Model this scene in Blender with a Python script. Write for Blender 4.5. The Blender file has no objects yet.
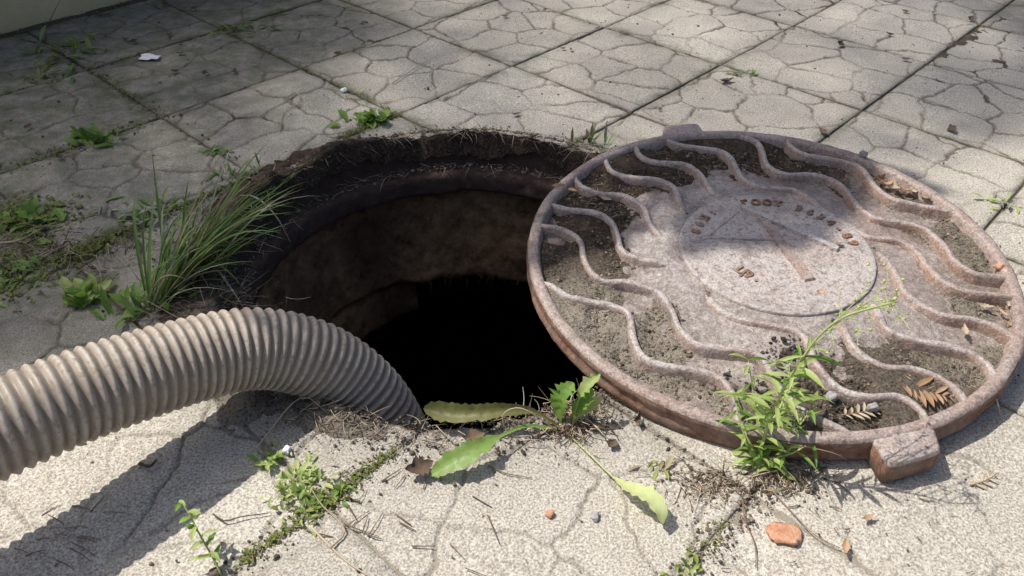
import bpy, math, random
import numpy as np
from mathutils import Vector, Matrix

SC = bpy.context.scene
COL = SC.collection
RNG = np.random.default_rng(7)
random.seed(7)

# ------------------------------------------------------------------ camera
T = 0.30                                   # paving tile size (m)
F, PITCH, ROLL, YAW = 811.634, 0.6685, 0.0031, 0.8128
GX, GY, CH = -0.0021 * T, 5.2151 * T, 2.2144 * T
cp, sp = math.cos(PITCH), math.sin(PITCH)
FW = np.array([0, cp, -sp]); RT = np.array([1.0, 0, 0]); UP = np.array([0, sp, cp])
cr, sr = math.cos(ROLL), math.sin(ROLL)
R2 = cr * RT + sr * UP; U2 = -sr * RT + cr * UP
O = np.array([0, 0, CH])

def ray(u, v): return FW + ((u - 512) / F) * R2 - ((v - 288) / F) * U2
def un(u, v, z=0.0):
    """point at height z seen along the direction of pixel (u, v)"""
    d = ray(u, v); return O + (z - CH) / d[2] * d
def pix(X):
    d = np.asarray(X) - O; w = d @ FW
    return np.stack([512 + F * (d @ R2) / w, 288 - F * (d @ U2) / w], -1)

cam = bpy.data.cameras.new('camera'); cam_o = bpy.data.objects.new('camera', cam); COL.objects.link(cam_o)
cam.sensor_width = 36; cam.lens = F / 1024 * 36; cam.clip_start = .02; cam.clip_end = 400
M = Matrix(((R2[0], U2[0], -FW[0], O[0]), (R2[1], U2[1], -FW[1], O[1]), (R2[2], U2[2], -FW[2], O[2]), (0, 0, 0, 1)))
cam_o.matrix_world = M
SC.camera = cam_o

# ------------------------------------------------------------------ sky, sun, exposure
AZ, EL = math.radians(-18), math.radians(58)
SUN = np.array([math.cos(EL) * math.cos(AZ), math.cos(EL) * math.sin(AZ), -math.sin(EL)])   # the way the light travels
W = bpy.data.worlds.new('World'); SC.world = W; W.use_nodes = True
nt = W.node_tree
sky = nt.nodes.new('ShaderNodeTexSky'); sky.sky_type = 'NISHITA'; sky.sun_disc = False
sky.dust_density = 3.0; sky.ozone_density = .4; sky.air_density = .8; sky.sun_elevation = EL; sky.sun_rotation = math.atan2(-SUN[0], -SUN[1])
nt.links.new(sky.outputs[0], nt.nodes['Background'].inputs[0]); nt.nodes['Background'].inputs[1].default_value = 0.13
sl = bpy.data.lights.new('sun', 'SUN'); sl.energy = 5.0; sl.angle = math.radians(.53); sl.color = (1, .962, .895)
so = bpy.data.objects.new('sun', sl); COL.objects.link(so); so.location = (-4, 2, 8)
so.rotation_euler = Vector(SUN).to_track_quat('-Z', 'Y').to_euler()
SC.view_settings.view_transform = 'Standard'; SC.view_settings.look = 'None'
SC.view_settings.gamma = 1; SC.view_settings.exposure = 0.03; SC.view_settings.use_curve_mapping = False
SC.cycles.max_bounces = 6; SC.cycles.transparent_max_bounces = 8

# ------------------------------------------------------------------ numeric helpers
def hash3(i, j, k, seed):
    n = (i.astype(np.int64) * 374761393 + j.astype(np.int64) * 668265263 + k.astype(np.int64) * 2147483647 + seed * 1274126177) & 0xffffffff
    n = ((n ^ (n >> 13)) * 1274126177) & 0xffffffff
    n = ((n ^ (n >> 16)) * 2246822519) & 0xffffffff
    return ((n ^ (n >> 15)) & 0xffffff) / float(0xffffff)
def vnoise(x, y, z=None, seed=0):
    x = np.asarray(x, float); y = np.asarray(y, float); z = np.zeros_like(x) if z is None else np.asarray(z, float)
    xi, yi, zi = np.floor(x), np.floor(y), np.floor(z); fx, fy, fz = x - xi, y - yi, z - zi
    sx, sy, sz = fx * fx * (3 - 2 * fx), fy * fy * (3 - 2 * fy), fz * fz * (3 - 2 * fz)
    r = 0
    for a in (0, 1):
        for b in (0, 1):
            for c in (0, 1):
                r = r + hash3(xi + a, yi + b, zi + c, seed) * (sx if a else 1 - sx) * (sy if b else 1 - sy) * (sz if c else 1 - sz)
    return r
def fbm(x, y, z=None, oct=4, seed=0):
    s, a, t = 0, 1.0, 0; x = np.asarray(x, float); y = np.asarray(y, float)
    for o in range(oct):
        s = s + a * vnoise(x * 2 ** o, y * 2 ** o, None if z is None else np.asarray(z) * 2 ** o, seed + o * 17); t += a; a *= .5
    return s / t                                     # 0..1, mean .5
def sstep(a, b, x):
    t = np.clip((np.asarray(x, float) - a) / (b - a), 0, 1); return t * t * (3 - 2 * t)
def spline(P, n):
    """Catmull-Rom through P, n samples evenly along the arc"""
    P = np.asarray(P, float); Q = np.vstack([2 * P[0] - P[1], P, 2 * P[-1] - P[-2]]); out = []
    for i in range(1, len(Q) - 2):
        t = np.linspace(0, 1, 24, endpoint=False)[:, None]; a, b, c, d = Q[i - 1], Q[i], Q[i + 1], Q[i + 2]
        out.append(.5 * (2 * b + (c - a) * t + (2 * a - 5 * b + 4 * c - d) * t ** 2 + (3 * b - a - 3 * c + d) * t ** 3))
    out = np.vstack(out + [P[-1:]])
    L = np.r_[0, np.cumsum(np.linalg.norm(np.diff(out, axis=0), axis=1))]
    s = np.linspace(0, L[-1], n)
    return np.stack([np.interp(s, L, out[:, k]) for k in range(3)], -1)

# ------------------------------------------------------------------ object helpers
def link(o, parent=None):
    COL.objects.link(o)
    if parent is not None: o.parent = parent
    return o
def mesh(name, V, Fc, mat=None, parent=None, smooth=True, attrs=None, mats=None, midx=None):
    """V (n,3); Fc list of int arrays of quads / tris"""
    me = bpy.data.meshes.new(name)
    if isinstance(Fc, np.ndarray): Fc = [Fc]
    Fc = [np.asarray(f, np.int32) for f in Fc if len(f)]
    me.vertices.add(len(V)); me.vertices.foreach_set('co', np.asarray(V, np.float32).ravel())
    tot = np.concatenate([np.full(len(f), f.shape[1], np.int32) for f in Fc])
    idx = np.concatenate([f.ravel() for f in Fc])
    me.loops.add(len(idx)); me.loops.foreach_set('vertex_index', idx)
    me.polygons.add(len(tot)); me.polygons.foreach_set('loop_start', np.r_[0, np.cumsum(tot)[:-1]].astype(np.int32))
    me.polygons.foreach_set('loop_total', tot)
    me.polygons.foreach_set('use_smooth', np.full(len(tot), smooth))
    if midx is not None: me.polygons.foreach_set('material_index', np.asarray(midx, np.int32))
    for k, a in (attrs or {}).items():
        at = me.attributes.new(k, 'FLOAT', 'POINT'); at.data.foreach_set('value', np.asarray(a, np.float32).ravel())
    me.update(calc_edges=True); me.validate()
    for m in (mats or ([mat] if mat else [])): me.materials.append(m)
    return link(bpy.data.objects.new(name, me), parent)
def tag(o, label=None, cat=None, group=None, kind=None):
    if label: o['label'] = label
    if cat: o['category'] = cat
    if group: o['group'] = group
    if kind: o['kind'] = kind
    return o
def empty(name, loc=(0, 0, 0)):
    o = bpy.data.objects.new(name, None); o.location = loc; o.empty_display_size = .02
    return link(o)
def gridfaces(nu, nv, wrap=False):
    i = np.arange(nu if wrap else nu - 1)[:, None]; j = np.arange(nv - 1)[None, :]
    i2 = (i + 1) % nu
    a = i * nv + j; b = i2 * nv + j; c = i2 * nv + j + 1; d = i * nv + j + 1
    return np.stack([a, b, c, d], -1).reshape(-1, 4)
def frames(P):
    t = np.gradient(P, axis=0); t /= np.linalg.norm(t, axis=1)[:, None] + 1e-12
    n = np.zeros_like(t); ref = np.array([0, 0, 1.0]) if abs(t[0][2]) < .9 else np.array([1.0, 0, 0])
    v = np.cross(t[0], ref); v /= np.linalg.norm(v); n[0] = v
    for i in range(1, len(P)):
        v = n[i - 1] - t[i] * (n[i - 1] @ t[i]); n[i] = v / (np.linalg.norm(v) + 1e-12)
    return t, n, np.cross(t, n)
def tube_arrays(P, r, seg=8):
    P = np.asarray(P, float); r = np.broadcast_to(np.asarray(r, float), (len(P),)); t, n, b = frames(P)
    th = np.arange(seg) * 2 * np.pi / seg
    V = P[:, None] + r[:, None, None] * (np.cos(th)[None, :, None] * n[:, None] + np.sin(th)[None, :, None] * b[:, None])
    V = V.reshape(-1, 3); k = len(P)
    i = np.arange(k - 1)[:, None]; j = np.arange(seg)[None, :]; j2 = (j + 1) % seg
    Q = np.stack([i * seg + j, i * seg + j2, (i + 1) * seg + j2, (i + 1) * seg + j], -1).reshape(-1, 4)
    V = np.vstack([V, P[:1], P[-1:]])
    a = np.arange(seg); a2 = (a + 1) % seg
    T1 = np.stack([np.full(seg, k * seg), a2, a], -1); T2 = np.stack([np.full(seg, k * seg + 1), (k - 1) * seg + a, (k - 1) * seg + a2], -1)
    return V, [Q, np.vstack([T1, T2])]
def tube(name, P, r, mat, parent=None, seg=8):
    V, Fc = tube_arrays(P, r, seg); return mesh(name, V, Fc, mat, parent)
def blade_arrays(P, w, up=(0, 0, 1), fold=.25, twist=0.0, serr=0.0, seed=0, vein=0.0):
    """leaf: strip five wide along P with half widths w; fold lifts the edges"""
    P = np.asarray(P, float); k = len(P); w = np.asarray(w, float)
    t = np.gradient(P, axis=0); t /= np.linalg.norm(t, axis=1)[:, None] + 1e-12
    up = np.asarray(up, float); s = np.cross(t, up); s /= np.linalg.norm(s, axis=1)[:, None] + 1e-9
    n = np.cross(s, t)
    a = np.linspace(0, twist, k)[:, None]; s, n = s * np.cos(a) + n * np.sin(a), n * np.cos(a) - s * np.sin(a)
    rs = np.random.default_rng(seed)
    V = []
    for c in (-1, -.5, 0, .5, 1):
        ww = w * (1 + (serr * (np.arange(k) % 2 - .5) + serr * .5 * rs.normal(size=k) if abs(c) == 1 else 0))
        if vein: ww = ww + 0 * ww
        vz = vein * w * (.35 + abs(c)) * np.sin(2 * np.pi * (np.arange(k) / 3.6 - abs(c) * .9)) if c else -vein * w * .8
        V.append(n * (vz * np.ones(k))[:, None] + P + s * (c * ww)[:, None] + n * (abs(c) ** 1.5 * fold * w)[:, None] + n * (.05 * w * rs.normal(size=k))[:, None])
    V = np.stack(V, 1).reshape(-1, 3)
    return V, gridfaces(k, 5)
def leafw(k, wmax, base=.15, peak=.45, tip=.0):
    x = np.linspace(0, 1, k)
    y = np.where(x < peak, base + (1 - base) * np.sin(np.clip(x / peak, 0, 1) * np.pi / 2), tip + (1 - tip) * np.cos(np.clip((x - peak) / (1 - peak), 0, 1) * np.pi / 2))
    return wmax * np.maximum(y, .02)
def blade(name, P, w, mat, parent=None, **k):
    V, Fc = blade_arrays(P, w, **k); return mesh(name, V, Fc, mat, parent)
class Bag:
    """collects many small pieces into one mesh"""
    def __init__(s): s.V = []; s.F3 = []; s.F4 = []; s.n = 0
    def add(s, V, Fc):
        if isinstance(Fc, np.ndarray): Fc = [Fc]
        for f in Fc:
            (s.F3 if f.shape[1] == 3 else s.F4).append(f + s.n)
        s.V.append(V); s.n += len(V)
    def build(s, name, mat, parent=None, smooth=True, attrs=None):
        Fc = ([np.vstack(s.F4)] if s.F4 else []) + ([np.vstack(s.F3)] if s.F3 else [])
        return mesh(name, np.vstack(s.V), Fc, mat, parent, smooth, attrs)
PH = (1 + 5 ** .5) / 2
ICO_V = np.array([(-1, PH, 0), (1, PH, 0), (-1, -PH, 0), (1, -PH, 0), (0, -1, PH), (0, 1, PH), (0, -1, -PH), (0, 1, -PH), (PH, 0, -1), (PH, 0, 1), (-PH, 0, -1), (-PH, 0, 1)]) / 1.9
ICO_F = np.array([(0, 11, 5), (0, 5, 1), (0, 1, 7), (0, 7, 10), (0, 10, 11), (1, 5, 9), (5, 11, 4), (11, 10, 2), (10, 7, 6), (7, 1, 8), (3, 9, 4), (3, 4, 2), (3, 2, 6), (3, 6, 8), (3, 8, 9), (4, 9, 5), (2, 4, 11), (6, 2, 10), (8, 6, 7), (9, 8, 1)])
def lumps(P, size, flat=.7, rng=RNG):
    """many irregular crumbs at P (n,3)"""
    n = len(P); size = np.broadcast_to(size, (n,))
    q = rng.normal(size=(n, 4)); q /= np.linalg.norm(q, axis=1)[:, None]; w, x, y, z = q.T
    Rm = np.stack([1 - 2 * (y * y + z * z), 2 * (x * y - z * w), 2 * (x * z + y * w), 2 * (x * y + z * w), 1 - 2 * (x * x + z * z), 2 * (y * z - x * w), 2 * (x * z - y * w), 2 * (y * z + x * w), 1 - 2 * (x * x + y * y)], -1).reshape(n, 3, 3)
    sc = rng.uniform(.45, 1.15, (n, 1, 3)); V = ICO_V[None] * sc * rng.uniform(.75, 1.2, (n, 12, 1))
    V = np.einsum('nij,nkj->nki', Rm, V) * size[:, None, None]; V[..., 2] *= flat
    V += P[:, None]
    Fc = ICO_F[None] + (np.arange(n) * 12)[:, None, None]
    return V.reshape(-1, 3), Fc.reshape(-1, 3)
def bevel_box(sx, sy, sz, b=.004, seg=2):
    import bmesh
    bm = bmesh.new(); bmesh.ops.create_cube(bm, size=1)
    bmesh.ops.scale(bm, vec=(sx, sy, sz), verts=bm.verts)
    bmesh.ops.bevel(bm, geom=list(bm.edges), offset=b, segments=seg, affect='EDGES', profile=.6)
    me = bpy.data.meshes.new('tmp'); bm.to_mesh(me); bm.free(); return me

# ------------------------------------------------------------------ material helper
class Mat:
    def __init__(s, name, rough=.8, spec=.3):
        s.m = bpy.data.materials.new(name); s.m.use_nodes = True; s.t = s.m.node_tree; s.N = s.t.nodes
        s.b = s.N['Principled BSDF']; s.b.inputs['Roughness'].default_value = rough; s.b.inputs['Specular IOR Level'].default_value = spec
        s.tc = s.N.new('ShaderNodeTexCoord'); s.geo = s.N.new('ShaderNodeNewGeometry')
        s.h = None
    def L(s, a, b): s.t.links.new(a, b)
    def pos(s): return s.geo.outputs['Position']
    def noise(s, scale, detail=4, rough=.55, dist=0.0, vec=None):
        n = s.N.new('ShaderNodeTexNoise'); n.inputs['Scale'].default_value = scale; n.inputs['Detail'].default_value = detail
        n.inputs['Roughness'].default_value = rough; n.inputs['Distortion'].default_value = dist
        s.L(vec or s.pos(), n.inputs['Vector']); return n.outputs['Fac']
    def voro(s, scale, feature='F1', out='Distance'):
        n = s.N.new('ShaderNodeTexVoronoi'); n.feature = feature; n.inputs['Scale'].default_value = scale
        s.L(s.pos(), n.inputs['Vector']); return n.outputs[out]
    def ramp(s, fac, stops, interp='LINEAR'):
        r = s.N.new('ShaderNodeValToRGB'); r.color_ramp.interpolation = interp
        e = r.color_ramp.elements
        while len(e) < len(stops): e.new(.5)
        for el, (p, c) in zip(e, stops):
            el.position = p; el.color = (*(c if isinstance(c, tuple) else (c, c, c)), 1)
        s.L(fac, r.inputs[0]); return r.outputs[0]
    def mix(s, fac, a, b, mode='MIX'):
        n = s.N.new('ShaderNodeMix'); n.data_type = 'RGBA'; n.blend_type = mode
        for v, i in ((fac, 0), (a, 6), (b, 7)):
            if isinstance(v, (int, float)): n.inputs[i].default_value = v if i == 0 else (v, v, v, 1)
            elif isinstance(v, tuple): n.inputs[i].default_value = (*v, 1)
            else: s.L(v, n.inputs[i])
        return n.outputs[2]
    def math(s, op, a, b=0.0, clamp=False):
        n = s.N.new('ShaderNodeMath'); n.operation = op; n.use_clamp = clamp
        for v, i in ((a, 0), (b, 1)):
            if isinstance(v, (int, float)): n.inputs[i].default_value = v
            else: s.L(v, n.inputs[i])
        return n.outputs[0]
    def attr(s, name):
        n = s.N.new('ShaderNodeAttribute'); n.attribute_name = name; return n.outputs['Fac']
    def rand(s):
        return s.N.new('ShaderNodeObjectInfo').outputs['Random']
    def island(s): return s.geo.outputs['Random Per Island']
    def color(s, c):
        if isinstance(c, tuple): s.b.inputs['Base Color'].default_value = (*c, 1)
        else: s.L(c, s.b.inputs['Base Color'])
        s.c = c; return s
    def rough(s, r): s.L(r, s.b.inputs['Roughness']); return s
    def bump(s, h, strength=.5, dist=.002):
        n = s.N.new('ShaderNodeBump'); n.inputs['Strength'].default_value = strength; n.inputs['Distance'].default_value = dist
        s.L(h, n.inputs['Height'])
        if s.h is not None: s.L(s.h, n.inputs['Normal'])
        s.h = n.outputs[0]; s.L(s.h, s.b.inputs['Normal']); return s
    def translucent(s, amount=.35, tint=None):
        """leaf: part of the light passes through"""
        tr = s.N.new('ShaderNodeBsdfTranslucent'); mx = s.N.new('ShaderNodeMixShader'); mx.inputs[0].default_value = amount
        if tint: tr.inputs[0].default_value = (*tint, 1)
        elif isinstance(s.c, tuple): tr.inputs[0].default_value = (*s.c, 1)
        else: s.L(s.c, tr.inputs[0])
        s.L(s.b.outputs[0], mx.inputs[1]); s.L(tr.outputs[0], mx.inputs[2]); s.L(mx.outputs[0], s.N['Material Output'].inputs[0]); return s

MT = {}
def make_materials():
    # concrete paving: cream cast concrete with sand grain, soil in the grooves, green film and grime
    m = Mat('paving_concrete', .85, .25)
    big = m.noise(5, 5, .6); mid = m.noise(38, 4, .6); grain = m.noise(420, 3, .65); pits = m.voro(330)
    c = m.ramp(big, [(.25, (.46, .425, .36)), (.5, (.54, .502, .43)), (.75, (.60, .56, .485))])
    c = m.mix(m.ramp(mid, [(.35, .0), (.7, .45)]), c, (.43, .385, .315))
    c = m.mix(m.ramp(grain, [(.38, .95), (.52, 0.0)]), c, (.27, .235, .19))
    c = m.mix(m.ramp(grain, [(.54, 0.0), (.68, .85)]), c, (.74, .70, .63))
    c = m.mix(m.ramp(pits, [(.12, .5), (.3, 0.0)]), c, (.25, .215, .17))
    v = m.math('MULTIPLY_ADD', m.rand(), .22); v.node.inputs[2].default_value = .86
    c = m.mix(1.0, c, v, 'MULTIPLY')
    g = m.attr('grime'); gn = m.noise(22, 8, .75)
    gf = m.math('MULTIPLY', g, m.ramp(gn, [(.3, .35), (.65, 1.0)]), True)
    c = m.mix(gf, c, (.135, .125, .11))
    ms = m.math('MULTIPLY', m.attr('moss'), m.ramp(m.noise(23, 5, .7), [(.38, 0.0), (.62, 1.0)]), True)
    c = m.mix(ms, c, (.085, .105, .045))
    d = m.math('MULTIPLY', m.attr('dirt'), m.ramp(m.noise(60, 4), [(.25, .55), (.55, 1.0)]), True)
    c = m.mix(d, c, (.105, .088, .066))
    m.color(c); m.bump(mid, .4, .003); m.bump(grain, 1.0, .0016); m.bump(pits, .35, .0009)
    MT['tile'] = m.m
    # bedding soil in the joints and the ground beyond
    m = Mat('joint_soil', .95, .1)
    n = m.noise(60, 6, .7); n2 = m.noise(9, 4)
    c = m.ramp(n, [(.3, (.055, .044, .032)), (.6, (.13, .105, .075)), (.8, (.22, .185, .14))])
    c = m.mix(m.ramp(n2, [(.5, 0.0), (.62, .6)]), c, (.06, .075, .03))
    c = m.mix(m.attr('sandy'), c, m.mix(n, (.24, .20, .15), (.46, .41, .33)))
    m.color(c); m.bump(n, 1, .006); MT['soil'] = m.m
    # litter soil: crumbs with their own tone
    m = Mat('soil_crumb', .95, .1)
    c = m.ramp(m.island(), [(0, (.07, .054, .04)), (.4, (.14, .11, .082)), (.75, (.235, .19, .145)), (1, (.34, .285, .22))])
    n = m.noise(300, 3); c = m.mix(m.ramp(n, [(.35, .5), (.6, 0.0)]), c, (.05, .04, .03))
    m.color(c); m.bump(n, .8, .002); MT['crumb'] = m.m
    m = Mat('dark_compost', .9, .25)
    c = m.ramp(m.island(), [(0, (.022, .018, .014)), (.6, (.06, .046, .034)), (.9, (.12, .095, .07)), (1, (.22, .20, .18))])
    n = m.noise(300, 3); m.color(c); m.bump(n, .8, .002); MT['compost'] = m.m
    m = Mat('rim_soil', .95, .12)
    n = m.noise(75, 6, .7); n2 = m.noise(14, 4)
    c = m.ramp(n, [(.28, (.026, .018, .013)), (.55, (.075, .053, .038)), (.78, (.17, .13, .097))])
    lt = m.mix(n, (.20, .17, .13), (.47, .42, .34))
    c = m.mix(m.math('MULTIPLY', m.attr('dusty'), m.ramp(n2, [(.3, .6), (.6, 1.0)]), True), c, lt)
    gs = m.noise(330, 4, .7); c = m.mix(m.ramp(gs, [(.36, .8), (.5, 0.0)]), c, (.022, .016, .012)); c = m.mix(m.ramp(gs, [(.57, 0.0), (.7, .6)]), c, (.36, .30, .24))
    m.color(c); m.bump(n, 1, .006); m.bump(gs, 1, .003); MT['rimsoil'] = m.m
    # old cast iron with dust and rust
    m = Mat('dusty_cast_iron', .6, .7)
    n = m.noise(7, 5, .6); n2 = m.noise(48, 5, .65); gr = m.noise(380, 3, .65)
    c = m.ramp(n2, [(.3, (.34, .295, .272)), (.5, (.45, .405, .38)), (.7, (.52, .475, .45))])
    c = m.mix(m.ramp(n, [(.45, 0.0), (.70, .55)]), c, (.24, .18, .155))
    c = m.mix(m.math('MULTIPLY', m.attr('rust'), m.ramp(n2, [(.3, .35), (.6, 1.0)]), True), c, (.31, .17, .11))
    c = m.mix(m.math('MULTIPLY', m.attr('dust'), m.ramp(m.noise(26, 5, .7), [(.3, .2), (.6, 1.0)]), True), c, (.52, .475, .44))
    st = m.noise(18, 6, .7); c = m.mix(m.ramp(st, [(.54, 0.0), (.70, .6)]), c, (.14, .115, .10))
    sf = m.math('MULTIPLY', m.attr('soil'), m.ramp(m.noise(70, 6, .75), [(.32, .1), (.58, 1.0)]), True); c = m.mix(sf, c, (.13, .10, .078))  # soil film, also carrying shade painted on the plate's far left
    md = m.noise(130, 6, .75); c = m.mix(m.ramp(md, [(.36, .8), (.5, 0.0)]), c, (.14, .095, .075)); c = m.mix(m.ramp(md, [(.56, 0.0), (.68, .6)]), c, (.52, .45, .40))
    c = m.mix(m.ramp(gr, [(.38, .5), (.52, 0.0)]), c, (.15, .11, .09))
    c = m.mix(m.ramp(gr, [(.56, 0.0), (.70, .5)]), c, (.62, .57, .53))
    m.color(c); m.rough(m.ramp(n2, [(.3, .36), (.7, .62)])); m.bump(n2, .6, .004); m.bump(md, .8, .0022); m.bump(gr, .6, .0012)
    MT['iron'] = m.m
    m = Mat('rusty_iron_side', .8, .3)
    n = m.noise(95, 8, .78); n2 = m.noise(17, 5)
    c = m.ramp(n, [(.32, (.055, .026, .018)), (.5, (.23, .112, .066)), (.68, (.42, .25, .165))])
    c = m.mix(m.ramp(n2, [(.4, 0.0), (.7, .65)]), c, (.36, .28, .235))
    m.color(c); m.bump(n, .9, .004); MT['rust'] = m.m
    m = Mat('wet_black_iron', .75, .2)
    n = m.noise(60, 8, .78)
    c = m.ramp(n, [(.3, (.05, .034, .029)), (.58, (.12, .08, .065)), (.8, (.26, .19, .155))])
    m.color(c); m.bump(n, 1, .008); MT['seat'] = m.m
    m = Mat('damp_concrete', .9, .15)
    n = m.noise(24, 9, .75); n2 = m.noise(110, 6, .75)
    c = m.ramp(n, [(.34, (.10, .062, .040)), (.5, (.43, .27, .15)), (.66, (.70, .48, .28))])
    c = m.mix(m.ramp(n2, [(.60, 0.0), (.70, .8)]), c, (.50, .43, .35))
    c = m.mix(m.ramp(m.noise(6, 3), [(.52, 0.0), (.66, .7)]), c, (.05, .038, .03))
    m.color(c); m.bump(n, 1, .016); m.bump(n2, 1, .008); MT['neck'] = m.m
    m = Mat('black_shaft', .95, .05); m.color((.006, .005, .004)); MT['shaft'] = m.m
    # ribbed plastic hose
    m = Mat('hose_plastic', .5, .4)
    n = m.noise(22, 5, .65); n2 = m.noise(160, 4, .65)
    c = m.ramp(n, [(.3, (.33, .275, .22)), (.55, (.43, .375, .315)), (.75, (.52, .465, .40))])
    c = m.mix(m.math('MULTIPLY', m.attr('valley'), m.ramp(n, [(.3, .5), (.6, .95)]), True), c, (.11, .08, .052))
    c = m.mix(m.ramp(n2, [(.36, .8), (.5, 0.0)]), c, (.24, .185, .13)); c = m.mix(m.ramp(m.noise(9, 6, .7), [(.5, 0.0), (.68, .6)]), c, (.25, .19, .135))
    m.color(c); m.rough(m.ramp(n, [(.3, .42), (.7, .65)])); m.bump(n2, .25, .0012); MT['hose'] = m.m
    # garden wall plaster
    m = Mat('ochre_plaster', .9, .2)
    n = m.noise(5, 6, .65); n2 = m.noise(120, 4)
    c = m.ramp(n, [(.3, (.46, .38, .21)), (.6, (.58, .50, .30)), (.8, (.64, .57, .38))])
    m.color(c); m.bump(n2, .6, .003); MT['plaster'] = m.m
    def leafmat(key, c1, c2, tr=.4, rough=.5, spec=.4):
        m = Mat(key, rough, spec); n = m.noise(90, 4, .6)
        f = m.math('ADD', m.math('MULTIPLY', n, .5), m.math('MULTIPLY', m.rand(), .5))
        m.color(m.ramp(f, [(.25, c1), (.75, c2)])); m.bump(m.noise(260, 3), .35, .0012); m.translucent(tr); MT[key] = m.m
    leafmat('grass_green', (.12, .22, .05), (.27, .39, .12), .4)
    leafmat('grass_dry', (.26, .21, .11), (.45, .38, .235), .3, .7)
    leafmat('grass_grey', (.24, .25, .19), (.40, .40, .31), .3, .7)
    leafmat('weed_green', (.12, .24, .035), (.25, .40, .08), .45)
    leafmat('weed_bright', (.34, .44, .12), (.52, .62, .24), .5)
    leafmat('leaf_deep', (.13, .23, .04), (.26, .38, .10), .35, .45)
    leafmat('leaf_olive', (.10, .115, .028), (.17, .165, .05), .25)
    leafmat('leaf_pale', (.56, .62, .26), (.72, .76, .42), .4)
    leafmat('stem_green', (.36, .42, .15), (.50, .55, .25), .2)
    leafmat('bud_yellow', (.52, .56, .17), (.70, .70, .34), .35)
    leafmat('stem_brown', (.16, .095, .06), (.28, .18, .12), .1, .8)
    leafmat('dry_leaf', (.34, .205, .115), (.56, .38, .24), .3, .7)
    leafmat('dry_dark', (.09, .06, .04), (.20, .14, .09), .1, .8)
    leafmat('dry_pale', (.42, .335, .23), (.62, .52, .38), .25, .7)
    leafmat('moss_green', (.09, .12, .022), (.26, .29, .08), .3, .8)
    leafmat('tree_leaf', (.05, .10, .02), (.09, .15, .04), .25)
    m = Mat('bark', .9, .2); n = m.noise(20, 5); m.color(m.ramp(n, [(.3, (.06, .045, .03)), (.7, (.17, .13, .1))])); m.bump(n, 1, .02); MT['bark'] = m.m
    m = Mat('brick_chip', .9, .2); n = m.noise(120, 5, .7)
    m.color(m.ramp(n, [(.3, (.38, .18, .10)), (.55, (.55, .30, .19)), (.75, (.66, .45, .33))])); m.bump(n, .8, .003); MT['brick'] = m.m
    m = Mat('white_scrap', .6, .3); n = m.noise(200, 4); m.color(m.ramp(n, [(.3, (.62, .63, .66)), (.7, (.82, .83, .86))])); MT['white'] = m.m
    m = Mat('grey_pebble', .8, .3); n = m.noise(180, 4); m.color(m.ramp(n, [(.3, (.18, .17, .16)), (.7, (.42, .40, .38))])); m.bump(n, .5, .002); MT['pebble'] = m.m
make_materials()
#--GEOMETRY--
# ------------------------------------------------------------------ the setting: pavement with its tiles
CY, SY = math.cos(YAW), math.sin(YAW)
def gpt(a, b, z=0.0):
    """grid coordinates (tile units) to the ground"""
    a = np.asarray(a, float) - 3; b = np.asarray(b, float) - 3
    return np.stack([GX + T * (a * CY + b * SY), GY + T * (a * SY - b * CY), np.zeros_like(a) + z], -1)
def gridof(x, y):
    dx, dy = (x - GX) / T, (y - GY) / T
    return dx * CY + dy * SY + 3, dx * SY - dy * CY + 3
HC = np.array([-.075, .93]); HR = .33            # the open hole
def hole_edge(th):
    return HR + .012 * (fbm(np.cos(th) * 3 + 5, np.sin(th) * 3 + 5, oct=4, seed=3) - .5) + .010 * (fbm(np.cos(th) * 14 + 5, np.sin(th) * 14 + 5, oct=3, seed=4) - .5)

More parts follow.
